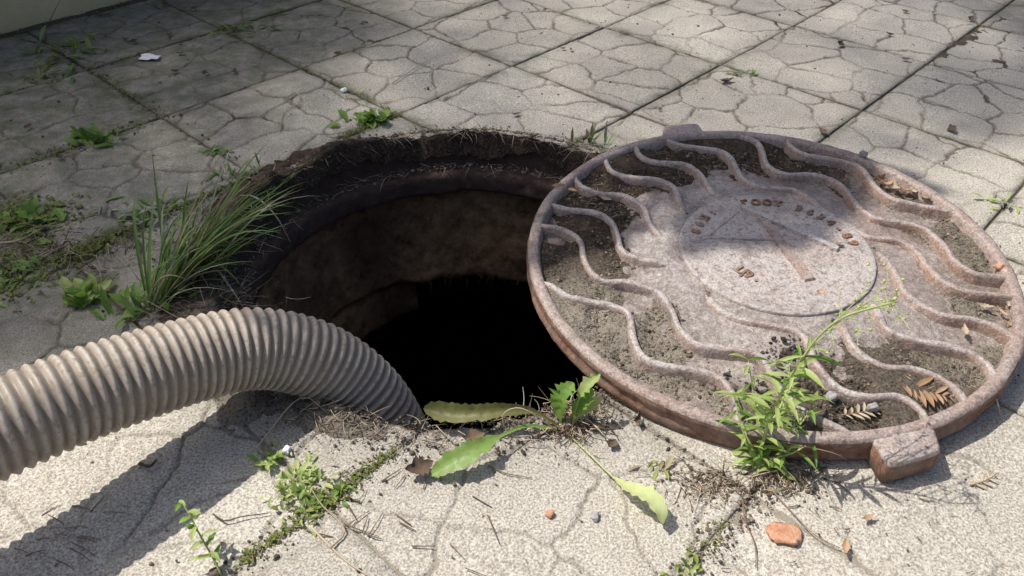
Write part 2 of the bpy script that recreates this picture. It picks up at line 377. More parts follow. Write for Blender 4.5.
pavement = empty('pavement'); tag(pavement, 'cream concrete paving of square tiles moulded like irregular stones', 'pavement', kind='structure')
def tile_mesh(i, j):
    c = gpt(i + .5, j + .5); dist = np.linalg.norm(c - O); ppm = F / dist
    n = int(np.clip(T * ppm / 1.9, 100, 155)); pc = pix(c)
    if not (-140 < pc[0] < 1170 and -90 < pc[1] < 660): n = 60
    rs = np.random.default_rng(1000 + i * 37 + j * 101)
    e = .0014
    p = np.linspace(e, T - e, n + 1); p[1] = e + .0013; p[-2] = T - e - .0013; Pp, Qq = np.meshgrid(p, p, indexing='ij')
    # moulded stone outlines
    k = 3; seeds = [((a + .5 + rs.uniform(-.40, .40)) * T / k, (b + .5 + rs.uniform(-.40, .40)) * T / k) for a in range(-1, k + 1) for b in range(-1, k + 1) if rs.uniform() > .08]
    S = np.array(seeds)
    ox, oy = rs.uniform(0, 50, 2)
    wx = Pp + .030 * (fbm((Pp + ox) * 20, (Qq + oy) * 20, oct=3, seed=11) - .5) + .006 * (fbm((Pp + ox) * 110, (Qq + oy) * 110, oct=2, seed=13) - .5)
    wy = Qq + .030 * (fbm((Pp + ox) * 20, (Qq + oy) * 20, oct=3, seed=21) - .5) + .006 * (fbm((Pp + ox) * 110, (Qq + oy) * 110, oct=2, seed=23) - .5)
    D = (wx[..., None] - S[:, 0]) ** 2 + (wy[..., None] - S[:, 1]) ** 2
    near = D.argmin(-1); d1 = D.min(-1); ps = S[near]
    sep = np.sqrt((S[None, None, :, 0] - ps[..., 0:1]) ** 2 + (S[None, None, :, 1] - ps[..., 1:2]) ** 2)
    dist_e = np.where(sep > 1e-6, (D - d1[..., None]) / (2 * np.maximum(sep, 1e-6)), 9).min(-1)
    wear = fbm((Pp + ox) * 9, (Qq + oy) * 9, oct=2, seed=31)
    w = (.0010 + .0012 * wear) * (1 + .35 * sstep(.7, 1.3, gpt(i + .5, j + .5)[1]))
    gstr = sstep(.30, .50, fbm((Pp + ox) * 14, (Qq + oy) * 14, oct=2, seed=41)) * .65 + .35
    groove = np.exp(-(dist_e / w) ** 2) * gstr
    stone_h = rs.uniform(-.0008, .0008, len(S))[near] * sstep(0, .006, dist_e)
    edge = np.minimum(np.minimum(Pp, T - Pp), np.minimum(Qq, T - Qq))
    chip = .0022 + .005 * sstep(.62, .8, fbm((Pp + ox) * 40, (Qq + oy) * 40, oct=2, seed=51))
    bev = 1 - sstep(0, 1, (edge - e) / chip)
    z = stone_h - .0026 * groove - .0024 * bev + .0022 * (fbm((Pp + ox) * 16, (Qq + oy) * 16, oct=3, seed=61) - .5) + .0011 * (fbm((Pp + ox) * 150, (Qq + oy) * 150, oct=2, seed=71) - .5)
    tl = rs.normal(0, .004, 2); z += (Pp - T / 2) * tl[0] + (Qq - T / 2) * tl[1] + rs.normal(0, .0006)
    X = gpt(i + Pp / T, j + Qq / T)
    X[..., 2] = z
    # soil in grooves; green film and grime in the damp strip by the wall and on the left
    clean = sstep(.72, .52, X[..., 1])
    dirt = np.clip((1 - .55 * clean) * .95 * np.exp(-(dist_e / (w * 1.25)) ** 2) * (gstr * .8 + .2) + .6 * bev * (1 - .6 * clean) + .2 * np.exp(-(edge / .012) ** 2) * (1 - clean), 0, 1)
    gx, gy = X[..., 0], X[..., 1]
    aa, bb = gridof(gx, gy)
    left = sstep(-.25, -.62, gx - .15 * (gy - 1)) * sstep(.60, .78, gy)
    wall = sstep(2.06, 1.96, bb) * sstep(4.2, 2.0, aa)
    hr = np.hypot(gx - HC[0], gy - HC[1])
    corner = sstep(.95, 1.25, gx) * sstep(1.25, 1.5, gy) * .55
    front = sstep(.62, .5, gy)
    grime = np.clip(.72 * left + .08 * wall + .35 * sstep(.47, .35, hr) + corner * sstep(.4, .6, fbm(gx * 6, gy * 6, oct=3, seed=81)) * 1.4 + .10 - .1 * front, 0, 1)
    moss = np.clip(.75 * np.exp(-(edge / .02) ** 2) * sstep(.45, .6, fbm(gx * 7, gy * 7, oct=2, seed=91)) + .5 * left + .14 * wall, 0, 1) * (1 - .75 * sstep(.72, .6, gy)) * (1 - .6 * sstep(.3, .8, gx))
    # cut the tile where the hole breaks through
    fc = X[:-1, :-1] * .25 + X[1:, :-1] * .25 + X[:-1, 1:] * .25 + X[1:, 1:] * .25
    rf = np.hypot(fc[..., 0] - HC[0], fc[..., 1] - HC[1]); th = np.arctan2(fc[..., 1] - HC[1], fc[..., 0] - HC[0])
    keep = rf > hole_edge(th) + .003
    if keep.sum() < 40: return None
    idx = np.arange((n + 1) ** 2).reshape(n + 1, n + 1)
    quads = np.stack([idx[:-1, :-1], idx[:-1, 1:], idx[1:, 1:], idx[1:, :-1]], -1)[keep]      # faces down with this order? set below
    quads = quads[:, ::-1]
    # skirt along every outer edge of the kept faces
    ed = np.vstack([quads[:, [0, 1]], quads[:, [1, 2]], quads[:, [2, 3]], quads[:, [3, 0]]])
    key = {}
    fw = ed[:, 0].astype(np.int64) * 10 ** 6 + ed[:, 1]; bw = ed[:, 1].astype(np.int64) * 10 ** 6 + ed[:, 0]
    bd = ed[~np.isin(fw, bw)]
    V = X.reshape(-1, 3); vb = np.unique(bd); mp = np.full(len(V), -1); mp[vb] = len(V) + np.arange(len(vb))
    low = V[vb].copy(); low[:, 2] = -.04
    # smooth the broken edge a little: pull its points to the outline of the hole
    rb = np.hypot(V[vb, 0] - HC[0], V[vb, 1] - HC[1]); tb = np.arctan2(V[vb, 1] - HC[1], V[vb, 0] - HC[0]); he = hole_edge(tb)
    nearh = rb < he + .008
    for arr in (V, ):
        q = vb[nearh]; arr[q, 0] = HC[0] + np.cos(tb[nearh]) * (he[nearh] + .004); arr[q, 1] = HC[1] + np.sin(tb[nearh]) * (he[nearh] + .004); arr[q, 2] -= .003
    low[nearh, 0] = HC[0] + np.cos(tb[nearh]) * (he[nearh] + .004); low[nearh, 1] = HC[1] + np.sin(tb[nearh]) * (he[nearh] + .004)
    sk = np.stack([bd[:, 1], bd[:, 0], mp[bd[:, 0]], mp[bd[:, 1]]], -1)
    Vall = np.vstack([V, low])
    at = {k_: np.r_[v_.ravel(), v_.ravel()[vb]] for k_, v_ in (('dirt', dirt), ('grime', grime), ('moss', moss))}
    used = np.unique(np.r_[quads.ravel(), sk.ravel()]); rm = np.full(len(Vall), -1); rm[used] = np.arange(len(used))
    return Vall[used], rm[np.vstack([quads, sk])], {k_: v_[used] for k_, v_ in at.items()}
for i in range(-4, 10):
    for j in range(0, 10):
        cx_ = gpt(np.array([i, i + 1, i, i + 1, i + .5]), np.array([j, j, j + 1, j + 1, j + .5]))
        if (cx_[:, 1] < .12).all(): continue
        q = pix(cx_)
        if ((cx_ - O) @ FW < .15).any(): continue
        if not ((q[:, 0] > -170) & (q[:, 0] < 1194) & (q[:, 1] > -70) & (q[:, 1] < 700)).any(): continue
        r = tile_mesh(i, j)
        if r is None: continue
        V, Q, at = r
        mesh('paving_tile', V, Q, MT['tile'], pavement, True, at)

# ground under and beyond the tiles: one sheet with the hole left open
def ground_sheet():
    th = np.arange(512) * 2 * np.pi / 512
    rad = np.r_[HR + .012, np.arange(.355, 1.5, .012), 1.6, 2.2, 3, 5, 10, 30, 120]
    V = np.stack([np.stack([HC[0] + np.cos(th) * r, HC[1] + np.sin(th) * r, np.full(512, -.0036 if r < 2.3 else -.006)], -1) for r in rad], 1)
    V[..., 2] += .006 * (fbm(V[..., 0] * 30, V[..., 1] * 30, oct=3, seed=5) - .5) * (np.array(rad) < 3)
    return mesh('ground', V.reshape(-1, 3), gridfaces(512, len(rad), True), MT['soil'], None, True, {'sandy': (.85 * sstep(.66, .55, V[..., 1])).ravel()})
tag(ground_sheet(), 'dark soil bed showing in the joints between the paving tiles', 'ground', kind='structure')

# ------------------------------------------------------------------ the wall along the pavement
def wall():
    w = empty('garden_wall', tuple(gpt(1, -.35))); tag(w, 'ochre plastered wall along the edge of the shaded paving', 'wall')
    def slab(name, a0, a1, b0, b1, z0, z1, na, mat):
        a = np.linspace(a0, a1, na); prof = [(b1, z0), (b1, z1 - .01), (b1 - .03, z1), (b0 + .03, z1), (b0, z1 - .01), (b0, z0)]
        V = np.stack([gpt(a, np.full(na, b), z) for b, z in prof], 1)
        nz = fbm(a * 2, a * 0, oct=4, seed=9) - .5
        V[:, 0, 2] += .0; V[:, :2, :2] += (nz * .012)[:, None, None]
        V = V.reshape(-1, 3) - np.array(w.location)
        o = mesh(name, V, [gridfaces(na, 6)], mat, w, False); return o
    slab('wall_face', -7, 9, -.85, -.11, -.03, .42, 160, MT['plaster'])
    slab('coping', -7, 9, -.95, -.03, .424, .48, 40, MT['plaster'])
wall()

# ------------------------------------------------------------------ the manhole shaft
def lathe(name, prof, mat, parent, c=HC, amp=.006, n=420, seed=0, freq=14, sub=6, attrs=None, span=None):
    prof = np.asarray(prof, float); pr = []
    for a, b in zip(prof[:-1], prof[1:]):
        k = max(2, int(np.linalg.norm(b - a) / .006)); k = min(k, 60)
        pr.append(a + (b - a) * np.linspace(0, 1, k, endpoint=False)[:, None])
    pr = np.vstack(pr + [prof[-1:]])
    th = np.arange(n) * 2 * np.pi / n
    R = pr[None, :, 0]; Z = np.broadcast_to(pr[None, :, 1], (n, len(pr)))
    x, y = np.cos(th)[:, None] * R, np.sin(th)[:, None] * R
    d = amp * 2 * (fbm(x * freq + 40, y * freq + 40, Z * freq + 40, oct=4, seed=seed) - .5)
    d = d + amp * .7 * (fbm(x * 70 + 40, y * 70 + 40, Z * 70 + 40, oct=3, seed=seed + 9) - .5)
    V = np.stack([c[0] + np.cos(th)[:, None] * (R + d), c[1] + np.sin(th)[:, None] * (R + d), Z + d * .6], -1)
    Q = gridfaces(n, len(pr), True)
    if span: tq = np.degrees(th[Q[:, 0] // len(pr)]); Q = Q[(tq > span[0]) & (tq < span[1])]
    return mesh(name, V.reshape(-1, 3) - np.array([HC[0], HC[1], 0]), Q, mat, parent)
mh = empty('manhole', (HC[0], HC[1], 0)); tag(mh, 'open round manhole with crumbling dark iron seat and damp concrete neck', 'manhole')
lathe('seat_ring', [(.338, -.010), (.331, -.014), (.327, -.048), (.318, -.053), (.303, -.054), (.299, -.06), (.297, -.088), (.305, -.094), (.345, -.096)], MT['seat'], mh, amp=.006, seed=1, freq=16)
lathe('neck_ring', [(.352, -.090), (.340, -.104), (.326, -.125), (.315, -.19), (.306, -.25), (.300, -.272), (.308, -.284), (.38, -.288)], MT['neck'], mh, amp=.012, seed=2, freq=11)
lathe('lower_ring', [(.36, -.286), (.316, -.290), (.308, -.30), (.305, -.355), (.312, -.365), (.42, -.37)], MT['neck'], mh, c=HC + np.array([.045, .045]), amp=.010, seed=3, freq=11, span=(120, 285))
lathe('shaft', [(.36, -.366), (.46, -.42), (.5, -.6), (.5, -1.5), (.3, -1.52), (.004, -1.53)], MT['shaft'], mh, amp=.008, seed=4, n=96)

# soil and debris crust round the edge of the hole
def rim_soil():
    n = 900; th = np.arange(n) * 2 * np.pi / n
    rr = np.concatenate([np.linspace(.319, .36, 22), np.linspace(.363, .46, 24)])
    TH, RR = np.meshgrid(th, rr, indexing='ij')
    x, y = HC[0] + np.cos(TH) * RR, HC[1] + np.sin(TH) * RR
    he = hole_edge(TH)
    n1 = fbm(x * 20, y * 20, oct=4, seed=7); n2 = fbm(x * 90, y * 90, oct=3, seed=8)
    back = sstep(.0, .5, np.sin(TH)); leftf = sstep(.2, .8, -np.cos(TH)); frontf = sstep(.2, .7, -np.sin(TH))
    A = .009 + .010 * leftf + .003 * back + .001 * frontf
    wd = .014 + .034 * leftf + .016 * frontf * sstep(.4, .6, vnoise(np.cos(TH) * 6 + 9, np.sin(TH) * 6 + 9, seed=12))
    bump_ = A * np.exp(-np.clip(RR - he - .004, 0, 1) ** 2 / (2 * wd ** 2)) * (.25 + 1.5 * n1) * 1.25
    z = -.011 + bump_ + .006 * (n2 - .5)
    inside = np.clip(he + .002 - RR, 0, 1)
    z = z - inside * 2.6 - .5 * (inside > 0) * 0.0
    V = np.stack([x, y, z], -1)
    return tag(mesh('soil_crust', V.reshape(-1, 3), gridfaces(n, len(rr), True), MT['rimsoil'], None, True, {'dusty': (frontf * .9).ravel()}),
               'crumbling soil and root litter crust around the edge of the open hole', 'soil', kind='stuff')
rim_soil()

# ------------------------------------------------------------------ manhole cover, lying tilted beside the hole
CC = np.array([.3276, .8541, .0519]); CRAD = .3074; NX = np.array([-.0054, -.0505, 1.0]); NX /= np.linalg.norm(NX)
CU = np.array([1.0, 0, 0]) - NX * NX[0]; CU /= np.linalg.norm(CU); CV = np.cross(NX, CU)
cover = empty('manhole_cover'); cover.matrix_world = Matrix(((CU[0], CV[0], NX[0], CC[0]), (CU[1], CV[1], NX[1], CC[1]), (CU[2], CV[2], NX[2], CC[2]), (0, 0, 0, 1)))
tag(cover, 'round rusty cast iron manhole cover with wavy ribs lying beside the open hole', 'manhole cover')
def oncover(u, v, z=0.0):
    """pixel to the cover's own plane coordinates at height z over the rim top"""
    d = ray(u, v); t = ((CC + NX * z - O) @ NX) / (d @ NX); X = O + d * t - CC
    return np.array([X @ CU, X @ CV])
DISC_C = oncover(776, 250, -.003)
DISC_R = .5 * (np.linalg.norm(oncover(680, 250, -.003) - oncover(872, 250, -.003)))
RIMW = .015
def floor_z(x, y):
    r = np.hypot(x, y); rd = np.hypot(x - DISC_C[0], y - DISC_C[1])
    z = -.0175 + .0120 * sstep(.245, .115, rd)
    return z
def cover_plate():
    n = 400; rr = np.r_[np.linspace(.002, DISC_R - .002, 10), np.linspace(DISC_R, CRAD - RIMW + .004, 90)]
    th = np.arange(n) * 2 * np.pi / n; TH, RR = np.meshgrid(th, rr, indexing='ij')
    x, y = np.cos(TH) * RR, np.sin(TH) * RR
    z = floor_z(x, y) + .0016 * (fbm(x * 40, y * 40, oct=3, seed=15) - .5) + .0008 * (fbm(x * 200, y * 200, oct=2, seed=16) - .5)
    rust = sstep(.45, .7, fbm(x * 12, y * 12, oct=3, seed=17)) * .4 + .15 * sstep(.0, .25, x)
    dust = .55 * sstep(.42, .60, fbm(x * 7 + 3, y * 7, oct=4, seed=18)) * sstep(.28, .15, np.hypot(x, y)) + .35 * sstep(.1, -.15, y)  # patchy dust; the extra on the near side paints its sunlit part paler
    V = np.stack([x, y, z], -1).reshape(-1, 3)
    h = dirt_height(x, y); soil = np.clip(sstep(-.0075, .0005, h) + .45 * sstep(.11, .26, np.hypot(x - DISC_C[0], y - DISC_C[1])) * sstep(.4, .65, fbm(x * 9, y * 9, oct=3, seed=66)) + .55 * sstep(.02, .16, y - x * .6) * sstep(.35, .6, fbm(x * 14, y * 14, oct=3, seed=68)), 0, 1)  # soil film; its far-left part is shade painted in as darker colour
    mesh('plate', V, gridfaces(n, len(rr), True)[:, ::1], MT['iron'], cover, True, {'rust': rust.ravel(), 'dust': dust.ravel(), 'soil': soil.ravel()})
def cover_rim():
    prof = np.array([(CRAD - RIMW - .003, -.016), (CRAD - RIMW, -.004), (CRAD - RIMW + .002, -.0008), (CRAD - RIMW + .005, 0), (CRAD - .005, 0), (CRAD - .0015, -.0012), (CRAD, -.0045)])
    n = 360; th = np.arange(n) * 2 * np.pi / n
    x, y = np.cos(th)[:, None] * prof[:, 0], np.sin(th)[:, None] * prof[:, 0]; z = np.broadcast_to(prof[:, 1], x.shape)
    d = .0018 * (fbm(x * 60, y * 60, z * 60, oct=3, seed=19) - .5)
    V = np.stack([x * (1 + d / .3), y * (1 + d / .3), z + d], -1)
    rust = .45 + .3 * (fbm(x * 20, y * 20, oct=3, seed=20)); dust = .25 * sstep(.5, .7, fbm(x * 15, y * 15, oct=3, seed=22))
    mesh('rim', V.reshape(-1, 3), gridfaces(n, len(prof), True), MT['iron'], cover, True, {'rust': rust.ravel(), 'dust': dust.ravel()})
    prof = np.array([(CRAD, -.0045)] + [(CRAD + .0012 * math.sin(k * 1.3), -.0045 - k * .0035) for k in range(1, 9)] + [(CRAD - .003, -.0365), (CRAD - .012, -.038), (CRAD - .03, -.038), (CRAD - .034, -.03), (CRAD - .04, -.022), (.01, -.022)])
    x, y = np.cos(th)[:, None] * prof[:, 0], np.sin(th)[:, None] * prof[:, 0]; z = np.broadcast_to(prof[:, 1], x.shape)
    d = .0045 * (fbm(x * 45, y * 45, z * 70, oct=4, seed=23) - .5) * (np.arange(len(prof)) > 0)
    V = np.stack([x * (1 + d / .3), y * (1 + d / .3), z + 0 * d], -1)
    mesh('rim_side', V.reshape(-1, 3), gridfaces(n, len(prof), True)[:, ::-1], MT['rust'], cover)
    # feet under the cover that carry its raised far side
    for a in (35, 90, 145, -20):
        c, s_ = math.cos(math.radians(a)), math.sin(math.radians(a)); p = np.array([c, s_]) * (CRAD - .035)
        w = CC + CU * p[0] + CV * p[1]; hgt = max(.004, w[2] - .022)
        if np.hypot(w[0] - HC[0], w[1] - HC[1]) < HR + .02: continue
        me = bevel_box(.03, .02, hgt, .002); me.materials.append(MT['rust']); o = bpy.data.objects.new('foot', me); link(o, cover)
        o.location = (p[0], p[1], -.022 - hgt / 2); o.rotation_euler.z = math.radians(a)
cover_rim()
RIBS = [
 [(541,281),(550,284),(568,295),(591,299.5),(614,304),(629,313),(634,338),(644,356),(664,364),(697,369),(720,377),(733,392),(738,408),(738,424)],
 [(536,224),(543,225),(563,228),(580,239),(584,256),(591,270),(605,279),(628,281),(657,290),(672,308),(680,326),(697,342),(723,347),(745,350),(762,356),(772,372),(785,393),(812,413),(842,428),(850,434)],
 [(546,197),(553,203),(569,208.5),(593,211),(611,220),(618,235),(621,247),(634,256),(655,260),(677,262)],
 [(706,283),(711,297),(723,309),(745,318),(775,324),(800,330),(811,343),(817,362),(836,384),(865,394),(898,394),(918,405),(928,418),(931,426)],
 [(566,172),(574,176),(584,186),(602,192),(625,195),(643,206),(650,222),(662,234),(680,240)],
 [(836,304),(842,320),(849,336),(862,353),(885,364),(915,367),(944,379),(961,392),(968,405),(969,409)],
 [(598,152),(605,158),(613,170),(634,176),(658,179),(675,187),(680,201),(690,214)],
 [(868,283),(874,300),(880,313),(888,328),(915,339),(945,344),(971,351),(987,362),(998,379),(1000,390)],
 [(630,141),(636,147),(641,155),(655,161),(683,163),(697,170),(705,179),(712,189),(722,196)],
 [(874,246),(886,258),(895,270),(908,292),(941,312),(981,319),(1008,332),(1020,342),(1024,347)],
 [(655,134),(664,137),(679.5,144),(699,147),(720.5,150),(732,158),(737,168),(744,178),(758,185),(777,187),(795,189),(812,199),(823,209),(836,222),(857,231),(870.5,236),(900,239),(918,249.5),(929.5,266),(947,282),(971,291),(997,294),(1018,297)],
 [(712,130),(730,132.5),(746,136.5),(758,142),(763.5,152),(766.5,162),(775,170),(789,173.5),(808,173.5),(828,176.5),(842,184),(852,197),(862,208),(876.5,217),(903,221.5),(926.6,229),(944,243.5),(956,260),(974,271.6),(1000,276),(1012,276)],
 [(784,132),(787,137.5),(793,147),(806.5,154),(826,157),(845.5,160),(862,168),(876.5,186),(894,198),(921,204),(950,210),(968,218.5),(985.6,233),(1003,253)],
]
RIBLINES = []
for ri, L in enumerate(RIBS):
    P2 = np.array([oncover(u, v, -.002) for u, v in L]); P3 = np.c_[P2, np.zeros(len(P2))]
    n = max(24, int(np.linalg.norm(np.diff(P3, axis=0), axis=1).sum() / .0035)); S = spline(P3, n)
    S = S[np.hypot(S[:, 0], S[:, 1]) < CRAD - RIMW + .006]
    rd = np.hypot(S[:, 0] - DISC_C[0], S[:, 1] - DISC_C[1]); S = S[rd > DISC_R + .004]; n = len(S)
    RIBLINES.append(S[:, :2])
    rd = np.hypot(S[:, 0] - DISC_C[0], S[:, 1] - DISC_C[1])
    t = np.gradient(S, axis=0); t /= np.linalg.norm(t, axis=1)[:, None]; sd = np.c_[-t[:, 1], t[:, 0]]
    fz = floor_z(S[:, 0], S[:, 1]); fade = np.ones(n)
    for q_, rr_ in ((0, rd[0]), (-1, rd[-1])):
        if rr_ < DISC_R + .02: fade = np.minimum(fade, sstep(0, .028, np.linalg.norm(S[:, :2] - S[q_, :2], axis=1)))
    top = np.where(True, np.maximum(-.0012 - .0015 * sstep(.22, .12, rd), fz + .0026 + .003 * sstep(.10, .17, rd)), 0)
    top = fz - .001 + (top - fz + .001) * fade
    hw = .0052 + .0024 * (fbm(np.arange(n) * .09, np.zeros(n), oct=3, seed=ri) - .5); top = top - .0018 * sstep(.45, .75, fbm(np.arange(n) * .07 + 30, np.zeros(n), oct=3, seed=ri + 50))
    prof = [(-1.25, 0), (-1.0, .35), (-.78, .8), (-.4, 1.0), (.4, 1.0), (.78, .8), (1.0, .35), (1.25, 0)]
    V = []
    for c, h in prof:
        xy = S[:, :2] + sd * (c * hw)[:, None]
        z = fz - .002 + (top - fz + .002) * h + .0016 * (fbm(xy[:, 0] * 130, xy[:, 1] * 130, oct=3, seed=25) - .5)
        V.append(np.c_[xy, z])
    V = np.stack(V, 1); x = V[..., 0]; y = V[..., 1]
    rust = .10 + .75 * np.broadcast_to(np.array([0, .9, .9, .2, .1, .7, .9, .3]), x.shape) + .25 * sstep(.05, .2, x)
    dust = np.broadcast_to(np.array([.2, .1, .5, 1, 1, .5, .0, .2]), x.shape) * (.45 + .55 * sstep(.05, -.2, y)) * (.35 + .65 * sstep(.25, .05, x)) * sstep(.3, .5, fbm(x * 30, y * 30, oct=3, seed=67))
    mesh('wave_rib', V.reshape(-1, 3), gridfaces(n, len(prof))[:, ::1], MT['iron'], cover, True, {'rust': rust.ravel(), 'dust': dust.ravel()})
DISC_Z = -.0012
def centre_disc():
    prof = np.array([(.001, 0), (.03, 0), (.06, .0002), (DISC_R - .006, 0), (DISC_R - .0025, -.0003), (DISC_R - .0008, -.0012), (DISC_R, -.006)]) + np.array([0, DISC_Z])
    pr = []
    for a, b in zip(prof[:-1], prof[1:]): pr.append(a + (b - a) * np.linspace(0, 1, max(2, int((b - a)[0] / .004)), endpoint=False)[:, None])
    prof = np.vstack(pr + [prof[-1:]])
    n = 220; th = np.arange(n) * 2 * np.pi / n
    x = DISC_C[0] + np.cos(th)[:, None] * prof[:, 0]; y = DISC_C[1] + np.sin(th)[:, None] * prof[:, 0]
    z = prof[:, 1] + .0009 * (fbm(x * 60, y * 60, oct=3, seed=27) - .5)
    rust = .25 + .3 * fbm(x * 25, y * 25, oct=3, seed=28); dust = .85 * sstep(.25, .5, fbm(x * 14, y * 14, oct=3, seed=29))
    o = mesh('centre_disc', np.stack([x, y, z], -1).reshape(-1, 3), gridfaces(n, len(prof), True), MT['iron'], cover, True, {'rust': rust.ravel(), 'dust': dust.ravel()})
    # raised strokes of the emblem
    def bar(p, q, w0, w1, h, ru=.35, du=.55):
        p = oncover(*p, -.001); q = oncover(*q, -.001); d = (q - p) / np.linalg.norm(q - p); s_ = np.array([-d[1], d[0]])
        a = [p + s_ * w0 - d * .002, p - s_ * w0 - d * .002, q - s_ * w1 + d * .001, q + s_ * w1 + d * .001]; m = .0012
        b = [p + s_ * (w0 - m), p - s_ * (w0 - m), q - s_ * (w1 - m) - d * m, q + s_ * (w1 - m) - d * m]
        V = np.array([(*k, DISC_Z - .001) for k in a] + [(*k, DISC_Z + h) for k in b])
        Fq = np.array([(4, 5, 6, 7), (0, 1, 5, 4), (1, 2, 6, 5), (2, 3, 7, 6), (3, 0, 4, 7)])
        mesh('emblem_stroke', V, Fq, MT['iron'], o, False, {'rust': np.full(8, ru), 'dust': np.r_[np.zeros(4), np.full(4, du)]})
    bar((741, 208), (838, 251), .0048, .0046, .0050, .1, 1.2); bar((762, 219), (810, 281), .0066, .0076, .0036, .75, .15)
    bar((706, 238), (778, 240), .0030, .0030, .0020); bar((739, 211), (703, 240), .0022, .0022, .0012)
    # raised lettering
    def letter(ch, pos, ang, size):
        cu = bpy.data.curves.new('letter', 'FONT'); cu.body = ch; cu.size = size; cu.extrude = .0009; cu.bevel_depth = .0003; cu.align_x = 'CENTER'; cu.offset = .00045
        cu.resolution_u = 3
        tmp = bpy.data.objects.new('letter', cu); COL.objects.link(tmp); bpy.context.view_layer.update()
        me = bpy.data.meshes.new_from_object(tmp.evaluated_get(bpy.context.evaluated_depsgraph_get())); bpy.data.objects.remove(tmp)
        me.materials.clear(); me.materials.append(MT['rust'])
        l = bpy.data.objects.new('letter', me); link(l, o); l.location = (*pos, DISC_Z + .0009); l.rotation_euler.z = ang
    def arc(txt, a0, a1, rr, size, flip=False):
        for k, ch in enumerate(txt):
            if ch == ' ': continue
            a = math.radians(a0 + (a1 - a0) * k / max(1, len(txt) - 1))
            letter(ch, DISC_C + rr * np.array([math.cos(a), math.sin(a)]), a - math.pi / 2 if not flip else a + math.pi / 2, size)
    def angle(u, v):
        p = oncover(u, v, -.001) - DISC_C; return math.degrees(math.atan2(p[1], p[0]))
    arc('ГОСТ', angle(746, 205), angle(778, 207), DISC_R * .78, .0175)
    arc('3634-89', angle(797, 212), angle(846, 244), DISC_R * .78, .0175)
    arc('86Я:', angle(693, 231), angle(714, 214), DISC_R * .80, .0165)
    arc('Ц9.', angle(727, 280), angle(757, 279), DISC_R * .62, .019, True)
centre_disc()
def lug(corners, name='lug', drop=.026):
    P = np.array([oncover(u, v, -.002) for u, v in corners]); c = P.mean(0)
    k = 1.0; top = [c + (p - c) * k for p in P]; n = 10
    ring = []
    for a in range(4):                                     # rounded corners
        p0, p1, p2 = top[a - 1], top[a], top[(a + 1) % 4]
        q0 = p1 + (p0 - p1) * .16; q1 = p1 + (p2 - p1) * .16
        for t in np.linspace(0, 1, 4): ring.append((1 - t) ** 2 * q0 + 2 * t * (1 - t) * p1 + t * t * q1)
    ring = np.array(ring); n = len(ring); cc = ring.mean(0)
    lv = [(.86, -.0012), (.95, -.0022), (1, -.006), (1.03, -.014), (1.01, -drop), (.9, -drop - .002)]
    V = [np.r_[cc, -.001]]; 
    for s_, z in lv:
        xy = cc + (ring - cc) * s_; zz = z + .0012 * (vnoise(xy[:, 0] * 300, xy[:, 1] * 300, np.full(n, z * 300), seed=33) - .5)
        V += list(np.c_[xy, zz])
    V = np.array(V); a = np.arange(n); a2 = (a + 1) % n
    Ft = np.stack([np.zeros(n, int), 1 + a, 1 + a2], -1)
    Q = np.vstack([np.stack([1 + l * n + a, 1 + (l + 1) * n + a, 1 + (l + 1) * n + a2, 1 + l * n + a2], -1) for l in range(len(lv) - 1)])
    mi = np.r_[np.repeat([0, 0, 1, 1, 1], n), np.zeros(n)]
    mesh(name, V, [Q, Ft], None, cover, True, {'rust': np.full(len(V), .5), 'dust': np.full(len(V), .2)}, [MT['iron'], MT['rust']], mi)
lug([(868, 432), (932, 419), (943, 452), (890, 467)], drop=.03)
lug([(664, 137), (705, 133), (698, 123), (664, 125)])

# soil lying in the cover's pockets
RIBPTS = np.vstack([l[::3] for l in RIBLINES])
def rib_dist(x, y):
    x = np.asarray(x, float); sh = x.shape; p = np.stack([x.ravel(), np.asarray(y, float).ravel()], -1); out = np.empty(len(p))
    for k in range(0, len(p), 20000): out[k:k + 20000] = np.sqrt(((p[k:k + 20000, None] - RIBPTS[None]) ** 2).sum(-1)).min(1)
    return out.reshape(sh)
def dirt_height(x, y):
    r = np.hypot(x, y); ang = np.arctan2(y, x)
    n1 = fbm(x * 22 + 7, y * 22, oct=4, seed=35)
    m = sstep(.16, .25, r) * (.35 + .65 * sstep(-.35, .3, vnoise(np.cos(ang) * 2 + 4, np.sin(ang) * 2 + 4, seed=36) - .25))
    m = m + .8 * np.exp(-((x + .215) ** 2 + (y + .10) ** 2) / .006) + .9 * np.exp(-((x - .06) ** 2 + (y + .225) ** 2) / .0035) + .6 * np.exp(-((x + .25) ** 2 + (y - .05) ** 2) / .006)
    m = m + .7 * sstep(.17, .24, r) * sstep(.25, .8, np.cos(ang - 2.25)) + .25 * sstep(.2, .27, r)
    m = m * (1 - .75 * np.exp(-((x - .17) ** 2 + (y - .02) ** 2) / .012))
    m = m + .42 * np.exp(-(rib_dist(x, y) / .011) ** 2) * sstep(.38, .62, fbm(np.asarray(x) * 15 + 2, np.asarray(y) * 15, oct=2, seed=39))
    return -.004 + .020 * m * (n1 - .16)
